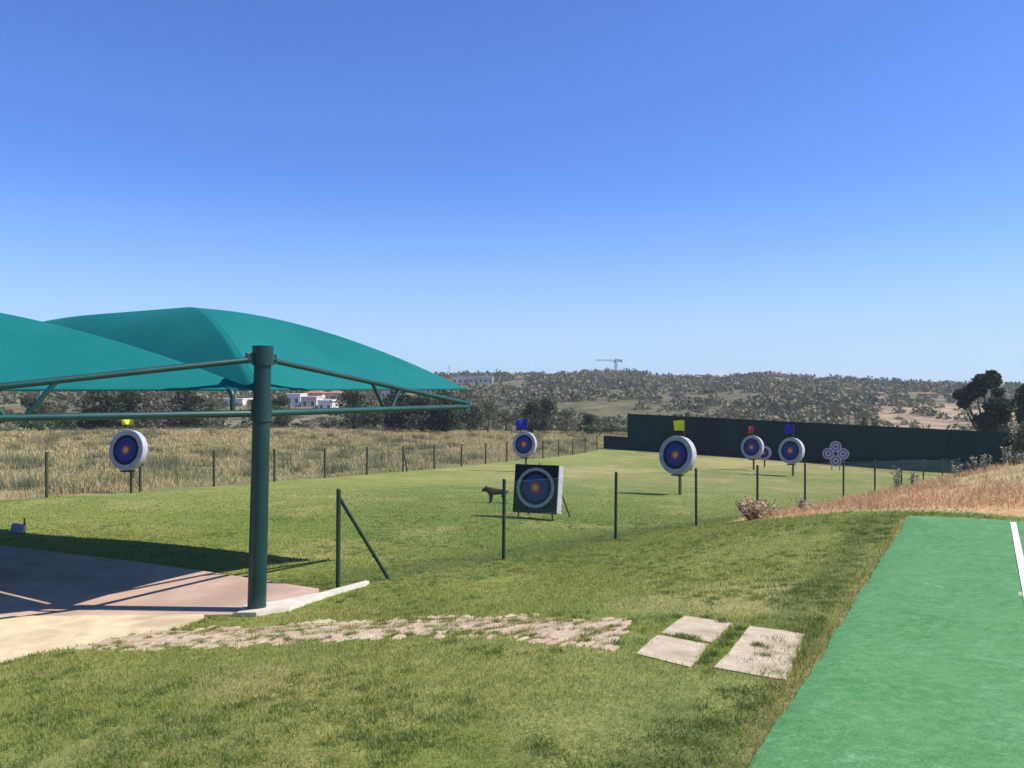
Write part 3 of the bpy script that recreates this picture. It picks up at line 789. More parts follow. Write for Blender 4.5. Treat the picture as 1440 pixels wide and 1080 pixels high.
def sail(name, A, Wd, W, L, Hh, label, bow=(0.0, .30), s0=3.35, ex=1.75, zr=-.01):
    """hipped sail sewn from four panels, creases along the hips; rim at eye level"""
    mb = MB(); pr = lambda t: 1 - (1 - t) ** ex
    def put(s_, w_, b):
        q = DD * s_ + Wd * w_; return (q.x, q.y, Hh * pr(b) + zr)
    nb, na = 36, 60; rim = {}
    for side in range(4):
        base = len(mb.v); line = []
        for k in range(nb + 1):
            b = k / nb
            for i in range(na + 1):
                a = i / na; pull = 4 * a * (1 - a) * (1 - b) ** 2
                if side in (0, 2):
                    s_ = s0 * b + a * (L - 2 * s0 * b); w_ = W / 2 * b + bow[0 if side == 0 else 1] * pull
                    if side == 2: w_ = W - w_
                else:
                    w_ = W / 2 * b + a * (W - W * b); s_ = s0 * b + .22 * pull
                    if side == 3: s_ = L - s_
                mb.v.append(put(s_, w_, b))
                if k == 0: line.append(len(mb.v) - 1)
        rim[side] = line
        for k in range(nb):
            for i in range(na):
                q = base + k * (na + 1) + i; f = (q, q + 1, q + na + 2, q + na + 1)
                if k == nb - 1 and side in (1, 3): f = (q, q + 1, q + na + 2)
                mb.f.append(f if side in (0, 3) else tuple(reversed(f))); mb.m.append(0)
    r_ = empty(name, (A.x, A.y, 0), label=label, cat='shade sail')
    o = mb.build('cloth', M['fabric'], r_)
    o.data.polygons.foreach_set('use_smooth', [True] * len(mb.f))
    if o.data.polygons[5].normal.z < 0: o.data.flip_normals()
    sd = o.modifiers.new('thickness', 'SOLIDIFY'); sd.thickness = .004
    pts = [Vector(mb.v[k]) for k in rim[0] + rim[3][1:] + rim[2][::-1][1:] + rim[1][::-1][1:]]
    hb = MB(); hb.path(pts, .012, 6); hb.build('hem', M['fabric'], r_, True)
    return r_
P0 = Vector((POLE.x, POLE.y, 0))
sail('shade_sail', P0 + RD * .03, RD, 3.4, 8.4, 1.07, 'teal shade sail behind the pole with a sharp crease and a pointed right corner')
sail('shade_sail', P0 + LD * .03, LD, 3.6, 8.4, .93, 'nearer teal shade sail, cut off by the left edge')

# ------------------------------------------------------------------ fences
def fence(label, p0, dvec, n0, n1, ht, pr, pm, wm, braces=(), name='wire_fence', wire=.0011, cell=.06, skip=()):
    pts = [Vector((p0[0] + dvec[0] * k, p0[1] + dvec[1] * k, 0)) for k in range(n0, n1 + 1)]
    for p in pts: p.z = h(p.x, p.y)
    root = empty(name, pts[0], label=label, cat='fence'); o_ = pts[0]
    for i, p in enumerate(pts):
        lean = Vector((random.uniform(-.008, .02), random.uniform(-.01, .01), 0)) * ht
        mb = MB(); mb.tube(p - o_ - Vector((0, 0, .2)), p - o_ + lean + Vector((0, 0, ht)), pr, pr, 10)
        mb.tube(p - o_ + lean + Vector((0, 0, ht)), p - o_ + lean + Vector((0, 0, ht + .012)), pr * 1.1, pr * .7, 10)
        mb.build('post', pm, root, True)
    for k, t in braces:
        p = Vector((p0[0] + dvec[0] * k, p0[1] + dvec[1] * k, 0)); q = Vector((p0[0] + dvec[0] * (k + t), p0[1] + dvec[1] * (k + t), 0))
        p.z = h(p.x, p.y) + ht - .06; q.z = h(q.x, q.y) - .02
        mb = MB(); mb.tube(p - o_, q - o_, pr * .85, pr * .85, 10); mb.build('brace', pm, root, True)
    # diamond mesh of real wires
    mb = MB()
    for a, b in zip(pts[:-1], pts[1:]):
        L_ = (Vector((b.x, b.y)) - Vector((a.x, a.y))).length; nn = int(L_ / cell); hh = ht - .06
        def at(s, z_): 
            p = a.lerp(b, s / L_); return Vector((p.x, p.y, p.z + .03 + z_)) - o_
        for k in range(-int(hh / cell), nn + 1):
            for sg in (1, -1):
                s_a = k * cell if sg == 1 else k * cell + hh; s_b = s_a + sg * hh; za, zb = 0.0, hh
                if sg == 1:
                    if s_a < 0: za = -s_a; s_a = 0
                    if s_b > L_: zb = hh - (s_b - L_); s_b = L_
                else:
                    if s_a > L_: za = s_a - L_; s_a = L_
                    if s_b < 0: zb = hh + s_b; s_b = 0
                if zb - za < .02: continue
                mb.tube(at(s_a, za), at(s_b, zb), wire, wire, 3, cap=False)
    mb.build('wire_mesh', wm, root)
    for z_ in (.03, ht * .52, ht - .03):
        mb = MB()
        for a, b in zip(pts[:-1], pts[1:]): mb.tube(a - o_ + Vector((0, 0, z_)), b - o_ + Vector((0, 0, z_)), wire * 1.5, n=4, cap=False)
        mb.build('straining_wire', wm, root)
    return root
fence('near wire fence on dark green posts along the foot of the bank', RF0, RFD, 0, 11, 1.05, .024, M['fpost'], M['wire'], [(0, .27)])
fence('far wire mesh fence on thin posts dividing the range from the dry meadow', LF0, LFD, -3, 16, 1.15, .040, M['fpost_far'], M['wire'], [(6, .13)], wire=.0018, cell=.10)

# ------------------------------------------------------------------ backstop wall
def wall_part(name, t0, t1, z0, z1, m, parent, off=0.0, thick=.12, n_=24):
    nrm = Vector((-(WB - WA)[1], (WB - WA)[0], 0)).normalized() * -1     # towards the camera
    if nrm.y > 0: nrm = -nrm
    mb = MB(); vs = []
    for i in range(n_ + 1):
        t = t0 + (t1 - t0) * i / n_; p = WA + (WB - WA) * t; g = zg(t)
        wob = (fbm(np.array([t * 40.]), np.array([3.]), 1.5, 3)[0] - .5) * .07
        f0 = Vector((p[0], p[1], 0)) + nrm * (off + wob * .6); b0 = f0 - nrm * thick
        a0 = z0(t) if callable(z0) else z0; a1 = z1(t) if callable(z1) else z1
        vs += [(f0.x, f0.y, g + a0), (f0.x, f0.y, g + a1 + wob * .5), (b0.x, b0.y, g + a1 + wob * .5), (b0.x, b0.y, g + a0)]
    fs = []
    for i in range(n_):
        for k in range(4): fs.append((i * 4 + k, i * 4 + (k + 1) % 4, i * 4 + 4 + (k + 1) % 4, i * 4 + 4 + k))
    fs += [(0, 1, 2, 3), (n_ * 4 + 3, n_ * 4 + 2, n_ * 4 + 1, n_ * 4)]
    o_ = Vector((WA[0], WA[1], zg(0)))
    mb.add([Vector(v) - o_ for v in vs], fs); o = mb.build(name, m, parent)
    bm = bmesh.new(); bm.from_mesh(o.data); bmesh.ops.recalc_face_normals(bm, faces=bm.faces[:]); bm.to_mesh(o.data); bm.free()
    return o
def zg(t):
    p = WA + (WB - WA) * t; return -4.87 - .83 * t
wr = empty('screen_wall', (WA[0], WA[1], zg(0)), label='long dark green windscreen wall across the far end of the archery range', cat='wall')
for k in range(8):
    a, b = k / 8, (k + 1) / 8 - .0012
    wall_part('screen_panel', a, b, -.5, 2.85, M['wall'], wr, 0, .10, 8)
nrm = Vector(((WB - WA)[1], -(WB - WA)[0], 0)).normalized()
for k in range(9):
    t = k / 8; p = WA + (WB - WA) * t
    if nrm.y > 0: nrm = -nrm
    q = Vector((p[0], p[1], zg(t))) - nrm * .17 - Vector((WA[0], WA[1], zg(0)))
    mb = MB(); mb.tube(q - Vector((0, 0, .5)), q + Vector((0, 0, 2.9)), .05, n=10); mb.build('post', M['fpost'], wr, True)
tag(wall_part('low_panel', -.078, -.0006, -.5, .98, M['wall'], wr, .02, .10, 6), label='low step of the wall at its left end')
tag(wall_part('ground_netting', .60, .97, -.9, lambda t: .02 + .75 * float(sstep(.58, .82, np.array(t))), M['skirt'], wr, .35, .05, 20), label='slate coloured netting along the foot of the wall')

# ------------------------------------------------------------------ archery targets
def ring_disc(mb, radii, y0, nseg=48, cz=0.0, cx=0.0, mats=None):
    prev = None
    for i, r_ in enumerate(radii):
        if r_ == 0:
            ctr = len(mb.v); mb.v.append((cx, y0, cz)); cur = None
            for k in range(nseg): mb.f.append((prev[k], prev[(k + 1) % nseg], ctr)); mb.m.append(mats[i - 1])
        else:
            cur = []
            for k in range(nseg):
                t = 2 * math.pi * k / nseg; cur.append(len(mb.v)); mb.v.append((cx + r_ * math.cos(t), y0, cz + r_ * math.sin(t)))
            if prev:
                for k in range(nseg): mb.f.append((prev[k], prev[(k + 1) % nseg], cur[(k + 1) % nseg], cur[k])); mb.m.append(mats[i - 1])
        prev = cur if r_ else prev
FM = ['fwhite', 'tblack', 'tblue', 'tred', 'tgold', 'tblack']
def boss(parent, rad, th, cz, face_r, tilt, ring=(1, .76, .60, .26, .15), side='white', seat=None, offy=0):
    """thick round foam boss, front at -y, with a printed face"""
    Rm = Matrix.Rotation(tilt, 4, 'X'); T = Matrix.Translation((0, offy, cz)) @ Rm
    mb = MB(); prof = [(0, -th / 2), (rad * .975, -th / 2), (rad * .993, -th / 2 + .008), (rad, -th / 2 + .025), (rad, th / 2 - .035), (rad * .98, th / 2 - .01), (rad * .9, th / 2), (0, th / 2)]
    ns = 56
    rings = []
    for r_, y_ in prof[1:-1]:
        rings.append([len(mb.v) + k for k in range(ns)])
        for k in range(ns): t = 2 * math.pi * k / ns; mb.v.append(T @ Vector((r_ * math.cos(t), y_, r_ * math.sin(t))))
    for a, b in zip(rings[:-1], rings[1:]):
        for k in range(ns): mb.f.append((a[k], a[(k + 1) % ns], b[(k + 1) % ns], b[k])); mb.m.append(0)
    mb.f.append(tuple(reversed(rings[0]))); mb.m.append(0); mb.f.append(tuple(rings[-1])); mb.m.append(0)
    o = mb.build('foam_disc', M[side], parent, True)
    bm = bmesh.new(); bm.from_mesh(o.data); bmesh.ops.recalc_face_normals(bm, faces=bm.faces[:]); bm.to_mesh(o.data); bm.free()
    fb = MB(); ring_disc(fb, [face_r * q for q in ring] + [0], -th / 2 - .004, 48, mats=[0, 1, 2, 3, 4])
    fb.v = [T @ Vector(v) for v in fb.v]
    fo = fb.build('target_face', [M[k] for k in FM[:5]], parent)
    sb = MB()                                                  # two straps round the rim
    return o
def flag(parent, x, z, w, hh, m, droop=.15, pole_h=.5, fold=.05):
    mb = MB(); mb.tube((x, .05, z), (x, .05, z + pole_h), .011, n=8); mb.build('flag_pole', M['wood'], parent, True)
    nx, nz = 14, 8; mb = MB(); top = z + pole_h
    for i in range(nx + 1):
        for j in range(nz + 1):
            u = i / nx; v = j / nz
            mb.v.append((x - u * w * (1 - .08 * v), .05 + math.sin(u * 7 + v * 1.5) * fold * (u ** .5), top - v * hh * (1 - .12 * u) - droop * u * u * hh + math.sin(u * 5) * .01))
    for i in range(nx):
        for j in range(nz): q = i * (nz + 1) + j; mb.f.append((q, q + nz + 1, q + nz + 2, q + 1)); mb.m.append(0)
    mb.build('flag', M[m], parent, True)
def round_target(px, d, cy, diam_px, phi, label, fl=None, tilt=-.14, th=.22, base_py=None, legs=1, side='white'):
    p = P3(px, d); rad = diam_px / 2 * d / F
    cz = (HZ - cy) / F * d - p.z
    az = math.atan2(p.x, p.y)
    root = empty('archery_target', p, -az - R(phi), label=label, cat='target', group='round archery targets on posts')
    boss(root, rad, th, cz, rad * .975, tilt, side=side)
    leg_x = [0.0] if legs == 1 else [-.09, .12]
    for lx in leg_x:
        mb = MB(); mb.box((lx, .13, (cz + rad * .5) / 2 - .1), (.08, .07, cz + rad * .5 + .2), None, 0, .006); mb.build('post', M['wood'], root)
    mb = MB(); mb.box((0, .20, cz - rad * .72), (rad * 1.25, .06, .06), None, 0, .006); mb.build('crossbar', M['wood'], root)
    mb = MB(); mb.box((0, .20, cz + .1), (rad * 1.1, .05, .06), None, 0, .006); mb.build('crossbar', M['wood'], root)
    mb = MB(); mb.box((0, -.02, cz - rad - .02), (.34, .2, .04), None, 0, .004); mb.build('ledge', M['dkmetal'], root)
    if fl: flag(root, fl[0], cz + rad * .9, fl[1], fl[2], fl[3], *fl[4:])
    return root
round_target(181, 23.6, 633, 57, 40, 'round archery target with a limp yellow flag, alone at far left seen under the sail', (.12, .50, .17, 'fy', .1, .36, .10), legs=1)
round_target(738, 40, 625, 36, 27, 'small round archery target with a crumpled dark blue flag, behind the square black one', (.12, .72, .50, 'fb', .3, .66, .16))
round_target(953, 25.3, 640, 54, 32, 'large round archery target under a bright yellow square flag, in front of the dark wall', (.20, .40, .32, 'fy', .05, .52, .03), th=.27)
round_target(1058, 42.4, 629, 33, 28, 'small round archery target with a little red flag in front of the wall', (.02, .34, .34, 'fr', .3, .52, .12))
round_target(1113, 37.9, 634, 37, 30, 'round archery target with blue flag before the wall, right of the red flag', (.08, .56, .42, 'fb', .2, .64, .12), th=.25)

# dim purple target hidden behind the red flagged one
p = P3(1074, 50); root = empty('archery_target', p, -math.atan2(p.x, p.y) - R(15), label='dim purple round target half hidden behind the red flagged one, against the wall', cat='target', group='round archery targets on posts')
cz = (HZ - 637) / F * 50 - p.z
boss(root, .42, .2, max(cz, .5), .40, -.12, side='purple')
mb = MB(); mb.box((0, .16, .4), (.08, .07, .9), None, 0, .005); mb.build('post', M['wood'], root)

# four small faces in a cross
p = P3(1175, 51); root = empty('cross_target', p, -math.atan2(p.x, p.y), label='cross of four small round faces hung before the dark wall at right', cat='target')
cz = (HZ - 638) / F * 51 - p.z
mb = MB(); mb.box((0, .06, cz), (.55, .10, 1.3), None, 0, .02); mb.box((-.48, .063, cz), (.4, .09, .5), None, 0, .02); mb.box((.48, .063, cz), (.4, .09, .5), None, 0, .02); mb.build('backing', M['foam'], root)
for dx, dz in ((0, .43), (-.42, 0), (.42, 0), (0, -.43)):
    fb = MB(); ring_disc(fb, [.33, .26, .18, .09, 0], -.012 - (.004 if dx else 0), 32, cz + dz, dx, [0, 1, 0, 1])
    fb.build('target_face', [M['grey'], M['purple']], root)
for sx in (-.22, .22):
    mb = MB(); mb.box((sx, .14, (cz) / 2), (.05, .05, cz + .2), None, 0, .004); mb.build('leg', M['wood'], root)

# square black target on a stand
def square_target():
    d = 16.6; p = P3(757, d)
    root = empty('square_target', p, -math.atan2(p.x, p.y) - R(20), label='square black foam target with ringed face on a low stand', cat='target')
    zc = (HZ - 688) / F * d - p.z; W_, Hh, T_ = .89, .93, .34
    Rm = Matrix.Rotation(-.17, 4, 'X'); T = Matrix.Translation((0, 0, zc)) @ Rm
    def tr(mb): mb.v = [tuple(T @ Vector(v)) for v in mb.v]
    mb = MB(); mb.box((0, -T_ / 2 + .03, 0), (W_, .06, Hh), None, 0, .008); tr(mb); tag(mb.build('front_board', M['foam'], root), label='black front')
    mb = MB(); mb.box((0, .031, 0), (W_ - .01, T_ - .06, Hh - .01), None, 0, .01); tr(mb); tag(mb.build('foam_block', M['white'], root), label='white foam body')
    fb = MB(); ring_disc(fb, [.385, .325, .22, .115, .06, 0], -T_ / 2 - .004, 56, .02, -.0, [0, 1, 2, 3, 4]); tr(fb)
    # the middle ring is blue in two shades
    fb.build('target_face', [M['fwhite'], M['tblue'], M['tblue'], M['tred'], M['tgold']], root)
    fb = MB(); ring_disc(fb, [.325, .25, .249], -T_ / 2 - .006, 56, .02, 0, [0, 0]); tr(fb); fb.build('face_ring', M['tblack'], root)
    bz = zc - Hh / 2
    for sx in (-1, 1):
        mb = MB(); mb.tube((sx * .34, -.16, bz + .08), (sx * .36, -.20, -.03), .016, n=8); mb.build('leg', M['dkmetal'], root, True)
        mb = MB(); mb.tube((sx * .30, .20, zc + .2), (sx * .44, .62, -.03), .016, n=8); mb.build('leg', M['dkmetal'], root, True)
    mb = MB(); mb.tube((-.44, -.1, bz + .03), (.44, -.1, bz + .03), .014, n=8); mb.build('crossbar', M['dkmetal'], root, True); mb = MB(); mb.tube((-.40, .24, bz + .03), (.40, .24, bz + .03), .014, n=8); mb.build('crossbar', M['dkmetal'], root, True)
    mb = MB(); mb.tube(T @ Vector((-.02, .05, Hh / 2)), T @ Vector((-.02, .05, Hh / 2 + .05)), .012, n=8); mb.build('top_pin', M['dkmetal'], root)
square_target()

# animal shaped target: one continuous skinned body
def animal():
    d = 20.6; p = P3(699, d)
    root = empty('animal_target', p, R(4), label='small dark brown four legged animal figure standing on the lawn, facing left', cat='animal figure')
    # x runs to the tail, z up
    P_ = {'pel': (.17, 0, .285), 'mid': (0, 0, .27), 'che': (-.15, 0, .285), 'nek': (-.22, 0, .33), 'hed': (-.275, 0, .355), 'muz': (-.335, 0, .315), 'nos': (-.375, 0, .285),
          'tl1': (.25, 0, .30), 'tl2': (.29, 0, .25)}
    Rr = {'pel': .075, 'mid': .078, 'che': .088, 'nek': .066, 'hed': .056, 'muz': .032, 'nos': .02, 'tl1': .016, 'tl2': .01}
    E_ = [('pel', 'mid'), ('mid', 'che'), ('che', 'nek'), ('nek', 'hed'), ('hed', 'muz'), ('muz', 'nos'), ('pel', 'tl1'), ('tl1', 'tl2')]
    for s, t in ((-1, 'a'), (1, 'b')):
        fo = .02 * s
        P_['fs' + t] = (-.15 + fo, .05 * s, .21); P_['fe' + t] = (-.145 + fo, .055 * s, .12); P_['fw' + t] = (-.155 + fo, .055 * s, .05); P_['ff' + t] = (-.17 + fo, .055 * s, .006)
        P_['hs' + t] = (.17 + fo, .05 * s, .21); P_['hk' + t] = (.145 + fo, .055 * s, .15); P_['hh' + t] = (.195 + fo, .055 * s, .08); P_['hf' + t] = (.175 + fo, .055 * s, .006)
        for k, v in (('fs', .042), ('fe', .026), ('fw', .018), ('ff', .018), ('hs', .05), ('hk', .032), ('hh', .019), ('hf', .018)): Rr[k + t] = v
        E_ += [('che', 'fs' + t), ('fs' + t, 'fe' + t), ('fe' + t, 'fw' + t), ('fw' + t, 'ff' + t), ('pel', 'hs' + t), ('hs' + t, 'hk' + t), ('hk' + t, 'hh' + t), ('hh' + t, 'hf' + t)]
        P_['ea' + t] = (-.255, .04 * s, .425); Rr['ea' + t] = .012; P_['eb' + t] = (-.265, .028 * s, .385); Rr['eb' + t] = .02
        E_ += [('hed', 'eb' + t), ('eb' + t, 'ea' + t)]
    ks = list(P_); me = bpy.data.meshes.new('body'); me.from_pydata([P_[k] for k in ks], [(ks.index(a), ks.index(b)) for a, b in E_], [])
    o = bpy.data.objects.new('body', me); col.objects.link(o); o.parent = root
    md = o.modifiers.new('skin', 'SKIN'); md.use_smooth_shade = True
    sv = me.skin_vertices[0].data if me.skin_vertices else None
    if sv is None:
        bm = bmesh.new(); bm.from_mesh(me); bm.verts.layers.skin.verify(); bm.to_mesh(me); bm.free(); sv = me.skin_vertices[0].data
    for i, k in enumerate(ks): sv[i].radius = (Rr[k], Rr[k]); sv[i].use_root = (k == 'pel')
    sb = o.modifiers.new('smooth', 'SUBSURF'); sb.levels = 1; sb.render_levels = 2
    me.materials.append(M['hide'])
    mb = MB(); mb.box((0.0, 0, .0), (.5, .16, .012), None, 0, .003); mb.build('base_plate', M['dkmetal'], root)
animal()

# little grey marker at the far left on the lawn
p = P3(26, 13.9); root = empty('marker_box', p, R(20), label='small pale grey box on a stake at the edge of the sail shadow, far left', cat='marker')
mb = MB(); mb.box((0, 0, .09), (.20, .14, .14), Matrix.Rotation(R(12), 3, 'Y'), 0, .02); mb.build('housing', M['grey'], root)
mb = MB(); mb.tube((.09, .0, -.05), (.09, 0, .25), .012, n=8); mb.build('stake', M['dkmetal'], root)

# ------------------------------------------------------------------ trees
def crown_mesh(name, mat, clumps, nleaf, leaf, seed, shell=.55):
    r_ = np.random.default_rng(seed); Vs = []
    for (cx, cy, cz, rx, ry, rz, wgt) in clumps:
        k = int(nleaf * wgt); v = r_.normal(size=(k, 3)); v /= np.linalg.norm(v, axis=1)[:, None]
        rad = shell + (1 - shell) * r_.random(k) ** .7
        rad *= 1 + .22 * np.sin(v[:, 0] * 7 + cx * 9) * np.sin(v[:, 1] * 6 + cz * 5) * np.sin(v[:, 2] * 6.5)
        c = np.c_[cx + v[:, 0] * rad * rx, cy + v[:, 1] * rad * ry, cz + v[:, 2] * rad * rz]
        a = r_.normal(size=(k, 3)); a /= np.linalg.norm(a, axis=1)[:, None]; b = np.cross(a, r_.normal(size=(k, 3))); b /= np.linalg.norm(b, axis=1)[:, None] + 1e-9
        s = leaf * (.6 + .8 * r_.random(k))[:, None]
        Vs.append(np.stack([c - a * s, c - b * s * .6, c + a * s, c + b * s * .6], 1))
    V = np.concatenate(Vs).reshape(-1, 3)
    me = bpy.data.meshes.new(name); nf = len(V) // 4
    me.vertices.add(len(V)); me.vertices.foreach_set('co', V.astype(np.float32).ravel())
    me.loops.add(len(V)); me.loops.foreach_set('vertex_index', np.arange(len(V), dtype=np.int32))
    me.polygons.add(nf); me.polygons.foreach_set('loop_start', np.arange(0, len(V), 4, dtype=np.int32))
    try: me.polygons.foreach_set('loop_total', np.full(nf, 4, dtype=np.int32))
    except Exception: pass
    me.materials.append(mat); me.update(calc_edges=True); return me
def trunk_mesh(name, hgt, r0, limbs, seed):
    rd = random.Random(seed); mb = MB(); pts = [Vector((0, 0, -.3 * hgt * .1))]
    for k in range(1, 6): pts.append(Vector((rd.uniform(-.02, .02) * k, rd.uniform(-.02, .02) * k, hgt * k / 5)))
    mb.path(pts, [r0 * (1 - .13 * k) for k in range(6)], 8)
    for (x, y, z) in limbs:
        b = pts[3].lerp(pts[4], rd.random()) if z > hgt * .7 else pts[2].lerp(pts[3], rd.random())
        m_ = b.lerp(Vector((x, y, z)), .5) + Vector((0, 0, .02)); mb.path([b, m_, Vector((x, y, z))], [r0 * .5, r0 * .35, r0 * .15], 6)
    return mb.mesh(name, M['bark'], True)
def rand_clumps(seed, n_, w, z0, z1, rr):
    rd = random.Random(seed); out = []
    for k in range(n_):
        t = rd.random(); z = z0 + (z1 - z0) * t; sp = w * math.sin(math.pi * (.18 + .72 * t)) ; a = rd.uniform(0, 6.28); q = sp * rd.uniform(.2, .75)
        r_ = rr * rd.uniform(.7, 1.25); out.append((math.cos(a) * q, math.sin(a) * q, z, r_, r_, r_ * rd.uniform(.7, .95), 1 / n_))
    return out
KIND = {}
for nm, mt, sd, n_, w, z0, z1, rr, lf, nl in [('dark', 'dark', 1, 11, .42, .14, .86, .19, .024, 4200), ('dark2', 'dark', 2, 9, .50, .15, .80, .21, .022, 2600),
        ('mid', 'mid', 3, 11, .45, .12, .86, .19, .024, 4000), ('mid2', 'mid', 4, 13, .5, .12, .84, .17, .022, 2600), ('pale', 'pale', 5, 12, .42, .12, .88, .17, .02, 2000),
        ('pale2', 'pale', 6, 9, .4, .12, .85, .18, .02, 1700), ('purplish', 'purplish', 7, 10, .42, .12, .85, .18, .02, 1700), ('cypress', 'dark', 8, 12, .13, .12, .92, .10, .02, 1500)]:
    cl = rand_clumps(sd, n_, w, z0, z1, rr)
    KIND[nm] = (crown_mesh('crown', M[mt], cl, nl, lf, sd), trunk_mesh('trunk', .6, .03, [c[:3] for c in cl[:6]], sd))
def tree(px, d, top, wpx, kind, label, name='tree', group='trees beyond the meadow', rot=None, sink=0):
    p = P3(px, d); hh = (HZ - top) / F * d - p.z + sink; p.z -= sink
    w = wpx * d / F * (1.45 if d < 300 else 1.1)
    root = empty(name, p, random.uniform(0, 6.28) if rot is None else rot, label=label, cat='tree', group=group)
    sx = w / (1.05 if kind != 'cypress' else .42); root.scale = (sx, sx, hh)
    cm, tm = KIND[kind]
    for nme, me in (('crown', cm), ('trunk', tm)):
        o = bpy.data.objects.new(nme, me); col.objects.link(o); o.parent = root
    return root
TL = [  # column, distance, top row, width, kind, label
 (8, 100, 566, 46, 'pale2', 'low pale tree at the far left edge under the sail rim'),
 (45, 104, 556, 42, 'mid', 'green tree left of the slanting braces under the nearer sail'),
 (92, 100, 564, 40, 'mid2', 'low green tree seen between the slanting braces'),
 (140, 92, 546, 60, 'dark', 'dark tree just right of the braces under the nearer sail'),
 (180, 94, 544, 62, 'dark2', 'dark tree directly above the far left target'),
 (222, 92, 548, 60, 'purplish', 'brownish tree right of the far left target'),
 (262, 95, 548, 56, 'dark', 'dark tree between the far left target and the pole'),
 (300, 100, 558, 34, 'pale', 'pale thin tree just left of the pole'),
 (392, 99, 556, 40, 'mid', 'green tree just right of the pole below the sail'),
 (425, 94, 583, 36, 'purplish', 'low greyish bush tree below the white houses'),
 (462, 95, 577, 42, 'purplish', 'grey brown tree below the red roofs'),
 (497, 92, 544, 58, 'dark2', 'dark broad tree left of the right truss braces'),
 (528, 95, 550, 50, 'mid2', 'mid green tree behind the right truss braces'),
 (560, 90, 546, 54, 'dark', 'dark tree right of the right truss braces'),
 (592, 88, 552, 56, 'dark2', 'very dark tree below the truss tip, left one of two'),
 (626, 88, 549, 56, 'dark', 'very dark tree below the truss tip, right one of two'),
 (660, 98, 542, 46, 'mid2', 'tall olive green tree just right of the sail corner'),
 (686, 96, 560, 34, 'pale', 'pale narrow tree left of the blue flagged target'),
 (712, 101, 572, 34, 'pale2', 'pale green tree behind the blue flagged target'),
 (748, 100, 563, 36, 'mid', 'green tree behind and right of the blue flag'),
 (768, 97, 556, 34, 'dark2', 'dark tree in the gap between the blue flag and the wall'),
 (797, 102, 574, 38, 'pale', 'pale rounded tree in the gap left of the wall'),
 (829, 99, 582, 34, 'mid', 'low green tree just left of the wall end'),
 (861, 104, 592, 40, 'mid2', 'low bush tree peeping over the low step of the wall'),
 (1232, 66, 583, 22, 'purplish', 'reddish brown bush top rising over the wall'),
 (1216, 66, 588, 16, 'dark', 'small dark bush touching the wall top beside the reddish one')]
for t in TL: tree(*t)
RL = [(702, 415, 525, 10, 'cypress', 'small pointed tree on the ridge right of the pale houses'), (748, 425, 522, 13, 'dark', 'dark tree on the ridge above the blue flagged target'),
 (770, 425, 525, 11, 'purplish', 'brownish tree on the ridge just left of the crane jib'), (817, 425, 523, 16, 'mid', 'rounded green tree on the ridge under the crane jib'),
 (845, 425, 520, 14, 'purplish', 'brownish tree on the ridge left of the crane mast'), (882, 425, 520, 12, 'dark', 'dark tree on the ridge just right of the crane'),
 (896, 425, 521, 13, 'mid', 'second green tree on the ridge right of the crane'), (971, 425, 528, 9, 'cypress', 'small dark tree on the ridge above the yellow flag'),
 (1009, 425, 526, 9, 'cypress', 'lone pointed tree on the ridge left of the hilltop villa'), (1062, 425, 524, 14, 'dark', 'dark tree beside the hilltop villa on its left'),
 (1080, 425, 525, 12, 'dark2', 'dark tree touching the hilltop villa'), (1126, 425, 528, 12, 'mid', 'green tree on the ridge right of the hilltop villa'),
 (1154, 425, 529, 8, 'cypress', 'thin pointed tree on the ridge above the cross of faces'), (1200, 425, 534, 20, 'mid2', 'broad tree on the ridge right of the cross of faces'),
 (1262, 425, 537, 22, 'mid', 'broad green tree on the ridge left of the bare field')]
for t in RL: tree(*t, group='trees on the ridge')

# pines by the right edge
def pine(px, d, top, clumps, nleaf, label, limbs, seed, leaf=.11):
    p = P3(px, d); hh = (HZ - top) / F * d - p.z; u = d / F
    root = empty('pine_tree', p, 0, label=label, cat='tree')
    cl = []
    for (cx, cy, rx, rz, w) in clumps:    # photo columns and rows of the needle masses
        cl.append(((cx - px) * u, random.uniform(-.5, .5), (HZ - cy) * u - p.z, rx * u * 1.12, rx * u, rz * u * 1.1, w))
    me = crown_mesh('crown', M['pine'], cl, nleaf, leaf, seed, .35)
    o = bpy.data.objects.new('crown', me); col.objects.link(o); o.parent = root
    mb = MB(); b = Vector((0, 0, -.3))
    for c in cl:
        e = Vector(c[:3]); m1 = Vector((e.x * .15, 0, e.z * .35)); m2 = b.lerp(e, .7) + Vector((0, 0, .2))
        mb.path([b, m1, m2, e], [.14, .11, .07, .03], 7)
    mb.build('trunk', M['bark'], root, True)
pine(1392, 64, 522, [(1383, 537, 12, 10, .2), (1397, 533, 11, 11, .16), (1362, 556, 14, 9, .16), (1374, 548, 13, 10, .15), (1401, 573, 19, 13, .2), (1387, 590, 14, 9, .1), (1356, 568, 8, 6, .05), (1405, 552, 7, 6, .05), (1409, 588, 12, 10, .08), (1398, 602, 18, 8, .12)], 12000, 'dark leaning pine with separate needle masses above the right end of the wall', 6, 21)
pine(1442, 60, 536, [(1438, 560, 15, 17, .4), (1452, 555, 15, 14, .3), (1434, 583, 9, 9, .15), (1450, 590, 14, 12, .2)], 4500, 'dark pine cut off by the right edge of the photo', 6, 22)
